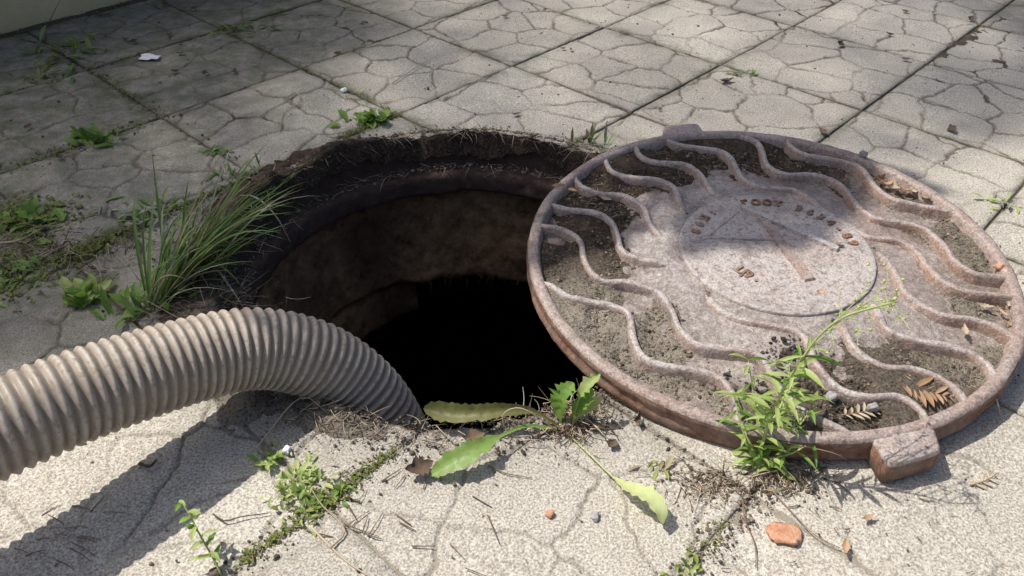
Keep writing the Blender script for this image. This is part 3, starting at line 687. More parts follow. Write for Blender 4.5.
def cover_dirt():
    n = 420; g = np.linspace(-CRAD, CRAD, n); x, y = np.meshgrid(g, g, indexing='ij')
    h = dirt_height(x, y) + .0042 * (fbm(x * 150, y * 150, oct=3, seed=37) - .5)
    z = floor_z(x, y) + np.minimum(h, .0105)
    k = (np.hypot(x, y) < CRAD - RIMW + .003) & (np.hypot(x - DISC_C[0], y - DISC_C[1]) > DISC_R + .003) & (h > -.003)
    kf = k[:-1, :-1] & k[1:, :-1] & k[:-1, 1:] & k[1:, 1:]
    idx = np.arange(n * n).reshape(n, n); Q = np.stack([idx[:-1, :-1], idx[1:, :-1], idx[1:, 1:], idx[:-1, 1:]], -1)[kf]
    us = np.unique(Q); rm = np.full(n * n, -1); rm[us] = np.arange(len(us))
    V = np.stack([x, y, z], -1).reshape(-1, 3)[us]
    V = CC + V[:, :1] * CU + V[:, 1:2] * CV + V[:, 2:] * NX
    dusty = (.04 + .80 * sstep(.05, -.15, y) * sstep(.0, -.1, x) + .6 * sstep(.12, .2, x) + .25 * sstep(-.02, -.1, y)).ravel()[us]
    tag(mesh('cover_soil', V, rm[Q], MT['rimsoil'], None, True, {'dusty': dusty}), 'dark soil settled between the wavy ribs of the manhole cover', 'soil', kind='stuff')
cover_plate()
cover_dirt()
def covpt(p2, z): p2 = np.asarray(p2); return CC + p2[..., :1] * CU + p2[..., 1:2] * CV + np.asarray(z)[..., None] * NX
def cover_crumbs():
    n = 20000; r = np.sqrt(RNG.uniform(.10 ** 2, (CRAD - RIMW) ** 2, n)); a = RNG.uniform(0, 2 * np.pi, n); p = np.c_[r * np.cos(a), r * np.sin(a)]
    h = dirt_height(p[:, 0], p[:, 1]); k = (h > -.0005) & (np.hypot(*(p - DISC_C).T) > DISC_R); p, h = p[k], h[k]
    sz = RNG.lognormal(math.log(.0011), .5, len(p)); V, Fc = lumps(covpt(p, floor_z(p[:, 0], p[:, 1]) + np.minimum(h, .0085)), sz)
    tag(mesh('soil_crumbs', V, Fc, MT['crumb'], None, False), 'small brown soil crumbs scattered over the manhole cover', 'soil', kind='stuff')
    n = 2600; c = oncover(835, 398, -.008); p = c + RNG.normal(0, 1, (n, 2)) * np.array([.042, .016]) @ np.array([[.97, -.2], [.2, .97]])
    c2 = oncover(790, 352, -.008); p = np.vstack([p, c2 + RNG.normal(0, 1, (160, 2)) * np.array([.016, .012])])
    k = (np.hypot(*p.T) < CRAD - RIMW) & (np.hypot(*(p - DISC_C).T) > DISC_R); p = p[k]
    RL = np.vstack([RIBLINES[1], RIBLINES[3]]); k = np.sqrt(((p[:, None] - RL[None]) ** 2).sum(-1)).min(1) > .008; p = p[k]
    V, Fc = lumps(covpt(p, floor_z(p[:, 0], p[:, 1]) + RNG.uniform(0, .006, len(p))), RNG.lognormal(math.log(.0016), .5, len(p)))
    tag(mesh('compost', V, Fc, MT['compost'], None, False), 'black leaf compost in the cover pocket beside the tall weed', 'compost', kind='stuff')
cover_crumbs()

# ------------------------------------------------------------------ corrugated hose
def hose():
    K = [(-2.3, -.95, .048), (-1.7, -.55, .048), (-1.2, -.17, .055), (-.85, .11, .090), (-.62, .325, .117), (-.52, .424, .121), (-.455, .489, .118), (-.395, .551, .105), (-.325, .617, .083),
         (-.278, .650, .066), (-.234, .667, .040), (-.197, .675, .004), (-.168, .674, -.038), (-.150, .672, -.085), (-.135, .675, -.17), (-.125, .69, -.4), (-.12, .72, -1.2)]
    pitch = .0128; per = 8
    P0 = spline(K, 400); L = np.linalg.norm(np.diff(P0, axis=0), axis=1).sum(); n = int(L / pitch * per); P = spline(K, n)
    t, nn, bb = frames(P); seg = 44; th = np.arange(seg) * 2 * np.pi / seg
    arc = np.arange(n) / n * L; ph = (np.where(arc < arc[-1] * .5, 0, 0) + np.cumsum(np.interp(arc, [0, 2.2, 2.6, 9], [1, 1, 1.3, 1.35])) / per)[:, None] + (th / (2 * np.pi))[None, :]
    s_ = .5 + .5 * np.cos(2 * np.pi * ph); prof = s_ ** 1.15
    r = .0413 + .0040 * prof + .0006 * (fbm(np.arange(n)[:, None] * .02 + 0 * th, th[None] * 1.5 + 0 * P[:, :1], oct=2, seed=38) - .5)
    V = P[:, None] + r[..., None] * (np.cos(th)[None, :, None] * nn[:, None] + np.sin(th)[None, :, None] * bb[:, None])
    i = np.arange(n - 1)[:, None]; j = np.arange(seg)[None]; j2 = (j + 1) % seg
    Q = np.stack([i * seg + j, i * seg + j2, (i + 1) * seg + j2, (i + 1) * seg + j], -1).reshape(-1, 4)
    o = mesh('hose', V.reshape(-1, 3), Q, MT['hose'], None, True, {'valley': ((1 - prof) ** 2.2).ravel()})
    tag(o, 'thick dusty corrugated suction hose arching down into the open manhole', 'hose')
hose()
# ------------------------------------------------------------------ plants
def un3(L): return np.array([un(u, v, z) for u, v, z in L])
def rel(o, P): return np.asarray(P) - np.array(o.location)

def grass_tuft():
    b = un(172, 300); o = empty('grass_tuft', tuple(b)); tag(o, 'long green grass tuft leaning over the edge of the open hole', 'grass tuft')
    rs = np.random.default_rng(5)
    for k in range(150):
        f = rs.uniform(); base = un(150 + 62 * f + rs.normal(0, 5), 306 - 40 * f + rs.normal(0, 6), 0)
        tipx = rs.normal(0, 1); kind = rs.uniform()
        Lh = rs.uniform(.08, .19)
        az = math.radians(rs.normal(38, 26)); lean = rs.uniform(.35, .95)
        d = np.array([math.cos(az), math.sin(az) * .8, 0]); pts = []
        drop = rs.uniform(.1, .75)
        for t in np.linspace(0, 1, 9):
            pts.append(base + d * (Lh * lean * (t + .25 * t * t)) + np.array([0, 0, 1]) * Lh * (t * 1.05 - drop * t ** 2.4))
        mat = MT['grass_green'] if kind < .60 else (MT['grass_grey'] if kind < .8 else MT['grass_dry'])
        w = leafw(9, rs.uniform(.0012, .0025), .7, .3, 0)
        blade('blade', rel(o, pts), w, mat, o, fold=.5, twist=rs.normal(0, .6), seed=k)
    # long arching grey-green blades over the hole
    for k, L in enumerate([[(205, 262, .0), (228, 205, .06), (252, 196, .075), (275, 215, .07), (291, 243, .05)], [(208, 258, .0), (240, 228, .06), (265, 228, .06), (285, 236, .05)],
                           [(200, 268, .0), (222, 235, .05), (255, 232, .06), (288, 240, .05)], [(198, 270, 0), (212, 262, .03), (232, 275, .03), (244, 290, .02)],
                           [(195, 285, 0), (215, 270, .02), (232, 290, .02), (245, 310, .01)], [(190, 290, 0), (182, 250, .06), (200, 200, .12), (206, 190, .13)]]):
        blade('blade', rel(o, spline(un3(L), 14)), leafw(14, .0018, .8, .3, 0), MT['grass_grey' if k % 2 == 0 else 'grass_green'], o, fold=.4, seed=k)
grass_tuft()

def small_weed(name, u, v, n, size, mats, label, cat='weed', group=None, seed=0, spread=1.0, upr=.6, wr=.2, px=0, py=0, serr=.2):
    b = un(u, v); o = empty(name, tuple(b)); tag(o, label, cat, group); rs = np.random.default_rng(seed)
    for k in range(n):
        p0 = np.array([rs.normal(0, px), rs.normal(0, py), 0]); az = rs.uniform(0, 2 * np.pi); L = size * rs.uniform(.5, 1.1); el = rs.uniform(.15, 1.3) * upr
        d = np.array([math.cos(az) * math.cos(el) * spread, math.sin(az) * math.cos(el) * spread, math.sin(el)])
        pts = [p0 + d * L * t + np.array([0, 0, -.35 * L * t * t * math.cos(el)]) + np.array([0, 0, .002]) for t in np.linspace(0, 1, 8)]
        blade('leaf', pts, leafw(8, L * wr * rs.uniform(.7, 1.2), .2, .5, 0), MT[mats[k % len(mats)]], o, fold=.3, serr=serr, seed=seed * 50 + k)
    return o
small_weed('weed', 375, 122, 26, .034, ['weed_green', 'leaf_deep'], 'bright green broad-leaved weed in a tile joint behind the hole', seed=1, px=.022, py=.008, wr=.28, upr=.9)
small_weed('weed', 96, 140, 34, .036, ['weed_green', 'grass_green'], 'leafy green weed clump in a tile joint of the shaded paving', seed=2, px=.02, py=.015, upr=1.0)
small_weed('weed', 70, 52, 40, .05, ['grass_green', 'moss_green'], 'straggly weed growing along the tile joint near the ochre wall', seed=3, px=.03, py=.05, wr=.1, upr=.9)
small_weed('weed', 240, 30, 30, .035, ['moss_green', 'grass_green'], 'thin low weed where two joints cross beside the shaded tiles', seed=4, px=.03, py=.02, wr=.12)
small_weed('weed', 150, 212, 34, .04, ['grass_green', 'grass_grey'], 'wispy grey green weed on the tile joint behind the grass tuft', seed=5, px=.03, py=.02, wr=.09)
small_weed('weed', 240, 178, 26, .045, ['grass_green', 'grass_grey'], 'short grass sprig on the tile corner at the hole edge', seed=6, px=.025, py=.015, wr=.06, upr=1.0)
small_weed('weed', 88, 302, 26, .036, ['weed_green', 'weed_bright'], 'small bright green weed between the hose and the mossy joint', seed=7, px=.012, py=.01, wr=.2, upr=.9)
small_weed('weed', 145, 308, 30, .045, ['weed_green', 'grass_green'], 'green weed with narrow leaves at the foot of the grass tuft', seed=8, px=.022, py=.012, wr=.12, upr=1.0)
small_weed('weed', 35, 225, 44, .03, ['moss_green', 'weed_green'], 'low green weed mat on the mossy joint left of the grass', seed=9, px=.03, py=.02, wr=.22)
small_weed('weed', 12, 280, 40, .022, ['moss_green', 'grass_green'], 'dark mossy weed mat on the shaded tile above the hose', seed=10, px=.03, py=.035, wr=.2)
small_weed('weed', 585, 145, 14, .036, ['stem_brown', 'grass_dry', 'grass_green'], 'dried brown weed sprig between the hole and the cover', seed=11, px=.012, py=.006, wr=.09, upr=1.3)
small_weed('weed', 605, 148, 8, .045, ['grass_green', 'grass_grey'], 'thin green grass sprig behind the cover beside the dried weed', seed=12, px=.006, py=.004, wr=.05, upr=1.3)
small_weed('weed', 300, 486, 110, .015, ['weed_bright', 'stem_green'], 'pale yellowish green weed with tiny leaves on the sunlit mossy joint', seed=13, px=.013, py=.017, wr=.15, upr=1.0)
small_weed('weed', 272, 460, 26, .016, ['weed_bright', 'weed_green'], 'little weed sprig by the white pebble in the sun', seed=14, px=.006, py=.006, wr=.18, upr=1.0)
small_weed('weed', 318, 500, 50, .012, ['moss_green', 'weed_green'], 'dark green cushion weed at the tile corner in the sun', seed=15, px=.012, py=.01, wr=.22)
small_weed('weed', 655, 470, 10, .02, ['weed_bright', 'grass_dry'], 'tiny pale weed in the joint beside the cover rim', seed=16, px=.008, py=.004, wr=.1)
small_weed('weed', 690, 574, 18, .012, ['moss_green', 'weed_bright'], 'low green weed in the sunlit joint before the brick chip', seed=17, px=.012, py=.012, wr=.2)
small_weed('weed', 1005, 205, 14, .03, ['grass_grey', 'weed_bright'], 'pale weed seedling on the sunlit paving behind the cover', seed=18, px=.02, py=.01, wr=.1)
small_weed('weed', 35, 78, 18, .03, ['moss_green', 'grass_green'], 'small weed tuft on the dark joint below the ochre wall', seed=19, px=.02, py=.008, wr=.1)
small_weed('weed', 215, 152, 12, .022, ['weed_green', 'grass_green'], 'tiny green sprout in the joint above the grass tuft', seed=20, px=.008, py=.006, wr=.15)
small_weed('weed', 740, 75, 10, .02, ['weed_green', 'moss_green'], 'tiny green sprout in the joint far behind the cover', seed=22, px=.012, py=.005, wr=.15)

def seedling(u, v, pts, label, seed):
    b = un(u, v); o = empty('seedling', tuple(b)); tag(o, label, 'seedling'); rs = np.random.default_rng(seed)
    P = spline(rel(o, un3(pts)), 16); tube('stem', P, np.linspace(.0011, .0006, 16), MT['stem_green'], o, 6)
    for k in range(3, 16):
        az = k * 2.4 + rs.normal(0, .3); L = .018 * (1.25 - k / 22) * rs.uniform(.8, 1.2); d = np.array([math.cos(az), math.sin(az), .45])
        pp = [P[k] + d * L * t + np.array([0, 0, -.4 * L * t * t]) for t in np.linspace(0, 1, 7)]
        blade('leaf', pp, leafw(7, .0026, .3, .45, 0), MT['weed_bright' if k % 3 else 'weed_green'], o, fold=.3, serr=.3, seed=k)
seedling(222, 578, [(222, 576, 0), (212, 556, .015), (200, 535, .03), (188, 512, .045), (181, 503, .05)], 'slender light green seedling standing at the edge of the hose shadow', 3)

def tall_weed():
    b = un(757, 478); o = empty('tall_weed', tuple(b)); tag(o, 'tall light green weed with tiny yellow buds growing against the cover rim', 'weed'); rs = np.random.default_rng(9)
    main = spline(rel(o, un3([(757, 478, 0), (760, 455, .016), (768, 425, .055), (782, 392, .105), (800, 362, .145), (820, 335, .178), (842, 318, .20), (868, 309, .215), (896, 302, .222)])), 40)
    tube('stem', main, np.linspace(.0019, .0007, 40), MT['stem_green'], o, 7)
    side = []
    for k, L in enumerate([[(758, 470, .0), (746, 440, .03), (738, 415, .05), (735, 395, .06)], [(758, 470, 0), (775, 445, .02), (800, 425, .04), (812, 405, .05)], [(758, 474, 0), (772, 460, .012), (795, 452, .025), (815, 440, .03)],
                           [(760, 455, .012), (757, 420, .045), (752, 385, .075), (748, 360, .09)], [(768, 425, .04), (780, 408, .055), (788, 380, .075), (790, 362, .09)]]):
        P = spline(rel(o, un3(L)), 18); side.append(P); tube('stem', P, np.linspace(.0013, .0006, 18), MT['stem_green'], o, 6)
    k = 0
    for P, n0, nl, ln in [(main[2:26], 0, 46, .032)] + [(s_, 0, 18, .026) for s_ in side]:
        for m in range(nl):
            p = P[min(len(P) - 1, int((m + 1) / nl * len(P)))] ; az = m * 2.4 + rs.normal(0, .4); L = ln * rs.uniform(.7, 1.25); el = rs.uniform(-.1, .9)
            d = np.array([math.cos(az) * math.cos(el), math.sin(az) * math.cos(el), math.sin(el)])
            pp = [p + d * L * t + np.array([0, 0, -.4 * L * t * t]) for t in np.linspace(0, 1, 8)]
            blade('leaf', pp, leafw(8, L * rs.uniform(.055, .095), .3, .45, 0), MT['weed_bright' if rs.uniform() < .7 else 'weed_green'], o, fold=.35, twist=rs.normal(0, .5), seed=k); k += 1
    # larger lower leaves
    for L in [[(758, 465, .01), (745, 440, .03), (728, 430, .03), (718, 436, .02)], [(760, 468, .005), (762, 440, .02), (755, 412, .02), (750, 404, .02)], [(757, 472, .004), (775, 465, .012), (790, 478, .006), (800, 480, .004)],
              [(765, 430, .035), (752, 405, .05), (735, 395, .05), (722, 398, .045)], [(758, 470, 0), (748, 462, .012), (738, 462, .01), (730, 466, .006)], [(770, 420, .045), (800, 400, .06), (822, 398, .055), (835, 404, .05)]]:
        blade('leaf', rel(o, spline(un3(L), 10)), leafw(10, .0042, .3, .45, 0), MT['weed_bright'], o, fold=.35, seed=k); k += 1
    # flowering branches with buds
    br = []
    for u0, pts in [(20, [(857, 300), (866, 285), (874, 268), (868, 263)]), (22, [(870, 300), (880, 290), (895, 276), (902, 279)]), (24, [(878, 306), (890, 296), (898, 290)]), (27, [(885, 308), (900, 316), (910, 330)]),
                    (18, [(850, 318), (858, 330), (857, 345)]), (26, [(880, 305), (895, 308), (908, 313)]), (21, [(862, 307), (870, 322), (872, 332)]), (16, [(838, 320), (838, 300), (842, 288)]), (29, [(890, 303), (898, 298), (893, 306)]),
                    (23, [(872, 303), (884, 300), (890, 310)]), (14, [(826, 330), (834, 345), (830, 352)]), (30, [(885, 290), (888, 278), (886, 266)])]:
        z0 = .145 + .0024 * u0; P = [np.array(main[min(39, u0 + 8)])]
        for q, (u, v) in enumerate(pts): P.append(rel(o, un(u, v, z0 + .004 * q)))
        P = spline(P[:1] + P[1:], 12); br.append(P); tube('flower_stalk', P, np.linspace(.0006, .0003, 12), MT['stem_green'], o, 5)
        ends = [P[-1], P[-4], P[-7]]
        for e in ends[:3]:
            e = e + rs.normal(0, .0015, 3)
            Vb, Fb = lumps(np.array([e]), .0017 * rs.uniform(.8, 1.3), 1.0, rs); mesh('bud', Vb, Fb, MT['bud_yellow'], o)
        for q in range(2):
            p = P[rs.integers(2, 9)]; d = rs.normal(0, 1, 3); d /= np.linalg.norm(d); L = .009
            blade('leaf', [p + d * L * t for t in np.linspace(0, 1, 5)], leafw(5, .0008, .4, .4, 0), MT['weed_bright'], o, seed=q)
tall_weed()

def broad_weed():
    b = un(563, 431); o = empty('broad_leaf_weed', tuple(b)); tag(o, 'broad-leaved weed with toothed leaves rooted at the near edge of the hole', 'weed')
    def lf(L, n, w, mat, up=(0, 0, 1), fold=.3, serr=.25, tw=0.0, seed=0, vein=.10):
        P = rel(o, spline(un3(L), n)); return blade('leaf', P, w, MT[mat], o, up=up, fold=fold, serr=serr, twist=tw, seed=seed, vein=vein)
    def petw(n, frac, wp, wl, peak=.6):
        x = np.linspace(0, 1, n); y = np.where(x < frac, wp, 0); q = np.clip((x - frac) / (1 - frac), 0, 1)
        lfp = np.where(q < peak, np.sin(q / peak * np.pi / 2) ** .8, np.cos((q - peak) / (1 - peak) * np.pi / 2) ** .6)
        return np.maximum(np.where(x < frac, wp, wp + (wl - wp) * lfp), .0004)
    lf([(561, 428, .006), (535, 412, .022), (505, 410, .028), (478, 413, .026), (452, 413, .022), (424, 408, .02)], 40, petw(40, .18, .0015, .0105, .82), 'leaf_olive', up=(0, -.6, .8), fold=.5, serr=.12, seed=1)
    lf([(560, 430, .004), (528, 426, .014), (498, 437, .022), (472, 451, .024), (448, 464, .016), (430, 475, .006)], 44, petw(44, .48, .0020, .0115, .5), 'leaf_deep', up=(-.1, -.35, .9), fold=.25, serr=.22, seed=2)
    lf([(568, 434, .004), (590, 455, .006), (612, 476, .008), (630, 488, .015), (650, 497, .024), (660, 511, .022), (663, 524, .014)], 44, petw(44, .50, .0010, .0105, .55), 'leaf_pale', up=(.25, -.1, .9), fold=.22, serr=.1, seed=3)
    lf([(562, 426, .006), (559, 412, .02), (562, 396, .04), (574, 383, .052)], 24, petw(24, .15, .0012, .0115, .6), 'weed_green', up=(-.5, -.45, .7), fold=.3, serr=.3, seed=4)
    lf([(566, 424, .006), (578, 408, .024), (588, 398, .036), (592, 388, .045)], 22, petw(22, .25, .0010, .0085, .5), 'weed_green', up=(-.5, -.5, .7), fold=.35, serr=.35, seed=5)
    lf([(570, 424, .006), (584, 412, .02), (594, 402, .03), (602, 398, .034)], 20, petw(20, .3, .0010, .0060, .5), 'weed_bright', up=(-.2, -.8, .5), fold=.35, serr=.3, seed=6)
    lf([(572, 426, .006), (580, 396, .04), (590, 382, .055), (600, 374, .06)], 20, petw(20, .5, .0009, .0072, .5), 'weed_bright', up=(-.45, -.5, .7), fold=.3, serr=.4, seed=7)
    rs = np.random.default_rng(11)
    for k in range(26):                                   # dead brown stalks at the crown
        az = rs.uniform(0, 2 * np.pi); L = rs.uniform(.012, .05); d = np.array([math.cos(az), math.sin(az) * .7, rs.uniform(-.05, .35)])
        p0 = np.array([rs.normal(0, .009), rs.normal(0, .005), .006]); P = [p0 + d * L * t + np.array([0, 0, -.3 * L * t * t]) + rs.normal(0, .0012, 3) for t in np.linspace(0, 1, 7)]
        tube('dead_stalk', P, np.linspace(.0013, .0004, 7), MT['stem_brown' if k % 3 else 'dry_pale'], o, 5)
    tube('dead_stalk', spline(rel(o, un3([(556, 430, .01), (530, 412, .035), (515, 408, .038), (503, 415, .03), (505, 430, .012)])), 16), .0008, MT['dry_pale'], o, 5)
broad_weed()

# ------------------------------------------------------------------ moss, litter, straw
def moss():
    B = Bag(); rs = np.random.default_rng(13)
    def carpet(p, q, w, n, s=.004):
        p = np.asarray(p); q = np.asarray(q)
        for k in range(n):
            c = p + (q - p) * rs.uniform() + np.array([rs.normal(0, w), rs.normal(0, w), 0]); c[2] = rs.uniform(-.002, .003)
            az = rs.uniform(0, 6.28); L = s * rs.uniform(.5, 1.4); d = np.array([math.cos(az), math.sin(az), rs.uniform(.2, 1.2)])
            V, Fc = blade_arrays([c, c + d * L * .5, c + d * L + np.array([0, 0, -.2 * L])], [L * .22, L * .3, L * .05], seed=k); B.add(V, Fc)
    carpet(gpt(-.32, 5.0), gpt(.30, 5.0), .0035, 420, .0036)
    carpet(gpt(-.1, 5.0), gpt(.1, 5.0), .010, 200, .004)
    carpet(gpt(.6, 6.0), gpt(.85, 6.0), .005, 70, .003)
    carpet(gpt(1.6, 3.0), gpt(2.0, 3.0), .005, 350)
    carpet(gpt(.1, 3.02), gpt(1.0, 3.0), .008, 380, .005)
    carpet(gpt(1.0, 1.0), gpt(1.0, 2.0), .006, 130, .005)
    carpet(gpt(.0, 1.0), gpt(2.4, 1.0), .006, 160, .005)
    carpet(gpt(0.2, 2.0), gpt(1.0, 2.0), .007, 130, .005)
    carpet(un(10, 215), un(50, 225), .03, 700, .006); carpet(un(0, 260), un(30, 285), .028, 600, .006); carpet(un(60, 262), un(100, 245), .012, 300, .006)
    carpet(gpt(2.0, 1.0), gpt(2.0, 3.0), .003, 250, .004)
    tag(B.build('moss', MT['moss_green']), 'green moss creeping along the joints between the paving tiles', 'moss', kind='stuff')
moss()
def crumbs():
    rs = np.random.default_rng(17); P = []
    n = 5200; th = rs.uniform(0, 2 * np.pi, n); r = hole_edge(th) + .002 + np.abs(rs.normal(0, .018, n)) * (1 + 1.1 * sstep(.3, .9, -np.cos(th)) + .6 * sstep(.3, .9, -np.sin(th)))
    P.append(np.stack([HC[0] + np.cos(th) * r, HC[1] + np.sin(th) * r, .002 + np.clip(.012 - (r - HR) * .4, 0, .012)], -1))
    th = rs.uniform(.2, np.pi + .6, 1500); r = rs.uniform(.300, .326, 1500); P.append(np.stack([HC[0] + np.cos(th) * r, HC[1] + np.sin(th) * r, -.050 + rs.uniform(0, .006, 1500)], -1))
    c = un(765, 486); P.append(c + rs.normal(0, 1, (380, 3)) * np.array([.032, .010, 0]) + np.array([0, 0, .001]))
    c = un(705, 480); P.append(c + rs.normal(0, 1, (200, 3)) * np.array([.025, .015, 0]) + np.array([0, 0, .002]))
    for (a0, b0, a1, b1, w, n) in [(.6, 6, 1, 6, .012, 300), (-.4, 5, .3, 5, .010, 350), (1, 5.2, 1, 6, .01, 160), (1, 0, 1, 3, .012, 250), (0, 1, 3, 1, .012, 250), (0, 3, 1, 3, .03, 600), (-.5, -.05, 4, -.03, .012, 900), (0, 2, 1, 2, .02, 300)]:
        t = rs.uniform(0, 1, n); q = gpt(a0 + (a1 - a0) * t, b0 + (b1 - b0) * t); q[:, :2] += rs.normal(0, w, (n, 2)); q[:, 2] = .0005; P.append(q)
    # thin scatter over the whole pavement
    u = np.stack([rs.uniform(-.9, 1.1, 1300), rs.uniform(.42, 1.95, 1300), np.full(1300, .001)], -1); k = np.hypot(u[:, 0] - HC[0], u[:, 1] - HC[1]) > HR + .02; P.append(u[k])
    P = np.vstack(P); tp = np.arctan2(P[:, 1] - HC[1], P[:, 0] - HC[0]); P = P[(np.hypot(P[:, 0] - HC[0], P[:, 1] - HC[1]) > hole_edge(tp)) | (P[:, 2] < -.02)]; V, Fc = lumps(P, rs.lognormal(math.log(.00115), .5, len(P)), .75, rs)
    tag(mesh('soil_litter', V, Fc, MT['crumb'], None, False), 'brown soil crumbs and grit scattered round the hole and along the joints', 'soil', kind='stuff')
crumbs()
def straw():
    rs = np.random.default_rng(19)
    for mat, seed, nm, lab in (('dry_pale', 1, 'straw_litter', 'pale dead straw and root fibres littering the rim of the hole'), ('dry_dark', 2, 'root_litter', 'dark dead root and stalk litter along the rim of the hole')):
        B = Bag(); rs = np.random.default_rng(19 + seed)
        def bit(c, L, r, up=.25):
            az = rs.uniform(0, 6.28); d = np.array([math.cos(az), math.sin(az), rs.normal(0, up)]); k = rs.normal(0, .25, 3); k[2] = -abs(k[2]) * .5
            V, Fc = tube_arrays([c + d * L * t + k * L * t * t for t in np.linspace(0, 1, 5)], np.linspace(r, r * .4, 5), 4); B.add(V, Fc)
        for k in range(640):
            th = rs.uniform(0, 6.283); wl = 1 + 1.2 * max(0, -math.cos(th)) + .6 * max(0, -math.sin(th)); r = float(hole_edge(np.array(th))) - .004 + abs(rs.normal(0, .013)) * wl
            bit(np.array([HC[0] + math.cos(th) * r, HC[1] + math.sin(th) * r, .006 + rs.uniform(0, .006)]), rs.uniform(.006, .030), rs.uniform(.0003, .0008))
        for k in range(170):
            th = rs.uniform(.3, np.pi + .5); r = rs.uniform(.302, .325); bit(np.array([HC[0] + math.cos(th) * r, HC[1] + math.sin(th) * r, -.046]), rs.uniform(.008, .03), rs.uniform(.0003, .0007))
        for k in range(200):
            bit(un(rs.normal(205, 28), rs.normal(298, 12), .003), rs.uniform(.015, .05), rs.uniform(.0003, .0007), .5)
        for k in range(100): bit(un(rs.normal(775, 26), rs.normal(474, 8), .003), rs.uniform(.008, .024), rs.uniform(.0004, .0009))
        for k in range(90): bit(un(rs.normal(705, 22), rs.normal(482, 10), .003), rs.uniform(.006, .02), rs.uniform(.0003, .0007))
        for k in range(110): bit(un(rs.normal(60, 40), rs.normal(250, 14), .003), rs.uniform(.015, .05), rs.uniform(.0004, .0009))
        for k in range(80): bit(un(rs.normal(580, 14), rs.normal(418, 8), .008), rs.uniform(.008, .03), rs.uniform(.0004, .001))
        for k in range(240):
            th = rs.uniform(0, 6.283); r = rs.uniform(.2, CRAD - RIMW - .01); p = np.array([r * math.cos(th), r * math.sin(th)])
            h = float(dirt_height(p[0], p[1]))
            if h > 0: bit(covpt(p, np.array(floor_z(*p) + min(h, .0085))), rs.uniform(.004, .016), rs.uniform(.0003, .0006), .15)
        tag(B.build(nm, MT[mat]), lab, 'litter', kind='stuff')
straw()
def hanging_roots():
    B = Bag(); rs = np.random.default_rng(23)
    for k in range(160):
        th = rs.uniform(.15, 1.9); r = .300 + rs.normal(0, .004); L = rs.uniform(.008, .03); c = np.array([HC[0] + math.cos(th) * r, HC[1] + math.sin(th) * r, -.268 + rs.normal(0, .006)])
        V, Fc = tube_arrays([c, c + np.array([rs.normal(0, .003), rs.normal(0, .003), -L * .5]), c + np.array([rs.normal(0, .006), rs.normal(0, .006), -L])], [.0005, .0004, .0002], 4); B.add(V, Fc)
    tag(B.build('hanging_roots', MT['dry_dark']), 'fine root hairs hanging from the neck inside the open hole', 'roots', kind='stuff')
hanging_roots()

# single twigs and fallen leaves
def twig(pts, r, mat, label, group=None, name='twig'):
    P = un3(pts); o = tube(name, spline(P, 12), np.linspace(r, r * .5, 12), MT[mat], None, 6); tag(o, label, 'twig', group); return o
twig([(330, 548, .003), (345, 530, .004), (322, 505, .006), (312, 490, .01)], .0011, 'dry_pale', 'pale bent dry stalk running from the sunlit weed')
twig([(312, 528, .002), (345, 560, .002), (372, 578, .002)], .0013, 'dry_pale', 'long pale stick lying beside the mossy joint in the sun')
twig([(256, 448, .012), (300, 398, .03), (330, 415, .006)], .0006, 'dry_pale', 'fine pale stalk across the mouth of the hole by the hose')
twig([(213, 514, .002), (225, 521, .003), (240, 517, .003), (268, 513, .002)], .0009, 'dry_dark', 'curved dark twig at the lit edge of the hose shadow')
twig([(140, 464, .003), (150, 466, .006), (156, 460, .003)], .0022, 'dry_dark', 'stubby black twig lying on the hose shadow edge')
twig([(0, 243, .008), (20, 240, .012), (42, 228, .010)], .0014, 'dry_pale', 'thick dry stem lying over the mossy joint left of the grass')
twig([(770, 488, .004), (790, 510, .003), (815, 535, .003), (840, 548, .002)], .0007, 'stem_brown', 'long thin brown stalk trailing from the tall weed')
twig([(743, 500, .003), (745, 520, .003), (755, 545, .002), (756, 568, .002)], .0009, 'stem_brown', 'reddish brown stalk lying below the tall weed')
twig([(380, 60, .003), (392, 83, .003), (412, 70, .003), (430, 59, .003)][1:], .0012, 'dry_pale', 'straight pale straw on the tile behind the hole')
twig([(284, 100, .003), (296, 92, .003), (300, 103, .003), (284, 112, .003), (280, 132, .003)], .0011, 'dry_pale', 'curled pale straw on the shaded tile behind the grass')
twig([(50, 20, .01), (55, 10, .05), (62, -4, .09)], .0012, 'dry_pale', 'pale dead stalk standing against the ochre wall')
twig([(488, 465, .003), (505, 473, .003), (532, 478, .002)], .0007, 'dry_dark', 'thin dark twig beside the toothed green leaf')
twig([(735, 437, .02), (760, 438, .03), (830, 452, .025), (850, 462, .002)], .0006, 'dry_pale', 'fine pale stalk crossing the cover rim at the tall weed')
twig([(996, 398, .03), (999, 408, .02), (1001, 417, .004)], .0009, 'dry_pale', 'short pale straw leaning on the cover rim')
rs = np.random.default_rng(29)
for k in range(26):
    u, v = rs.normal(372, 58), rs.normal(522, 26)
    if v > 574: continue
    L = rs.uniform(14, 34); a = rs.normal(-.35, 1.2)
    twig([(u, v, .0015), (u + L * .5 * math.cos(a), v + L * .5 * math.sin(a), .003), (u + L * math.cos(a), v + L * math.sin(a), .0015)], rs.uniform(.0004, .0009), 'dry_dark' if k % 3 else 'stem_brown', 'thin dark dead stalk lying on the sunlit tiles before the hole', 'dead stalks before the hole')
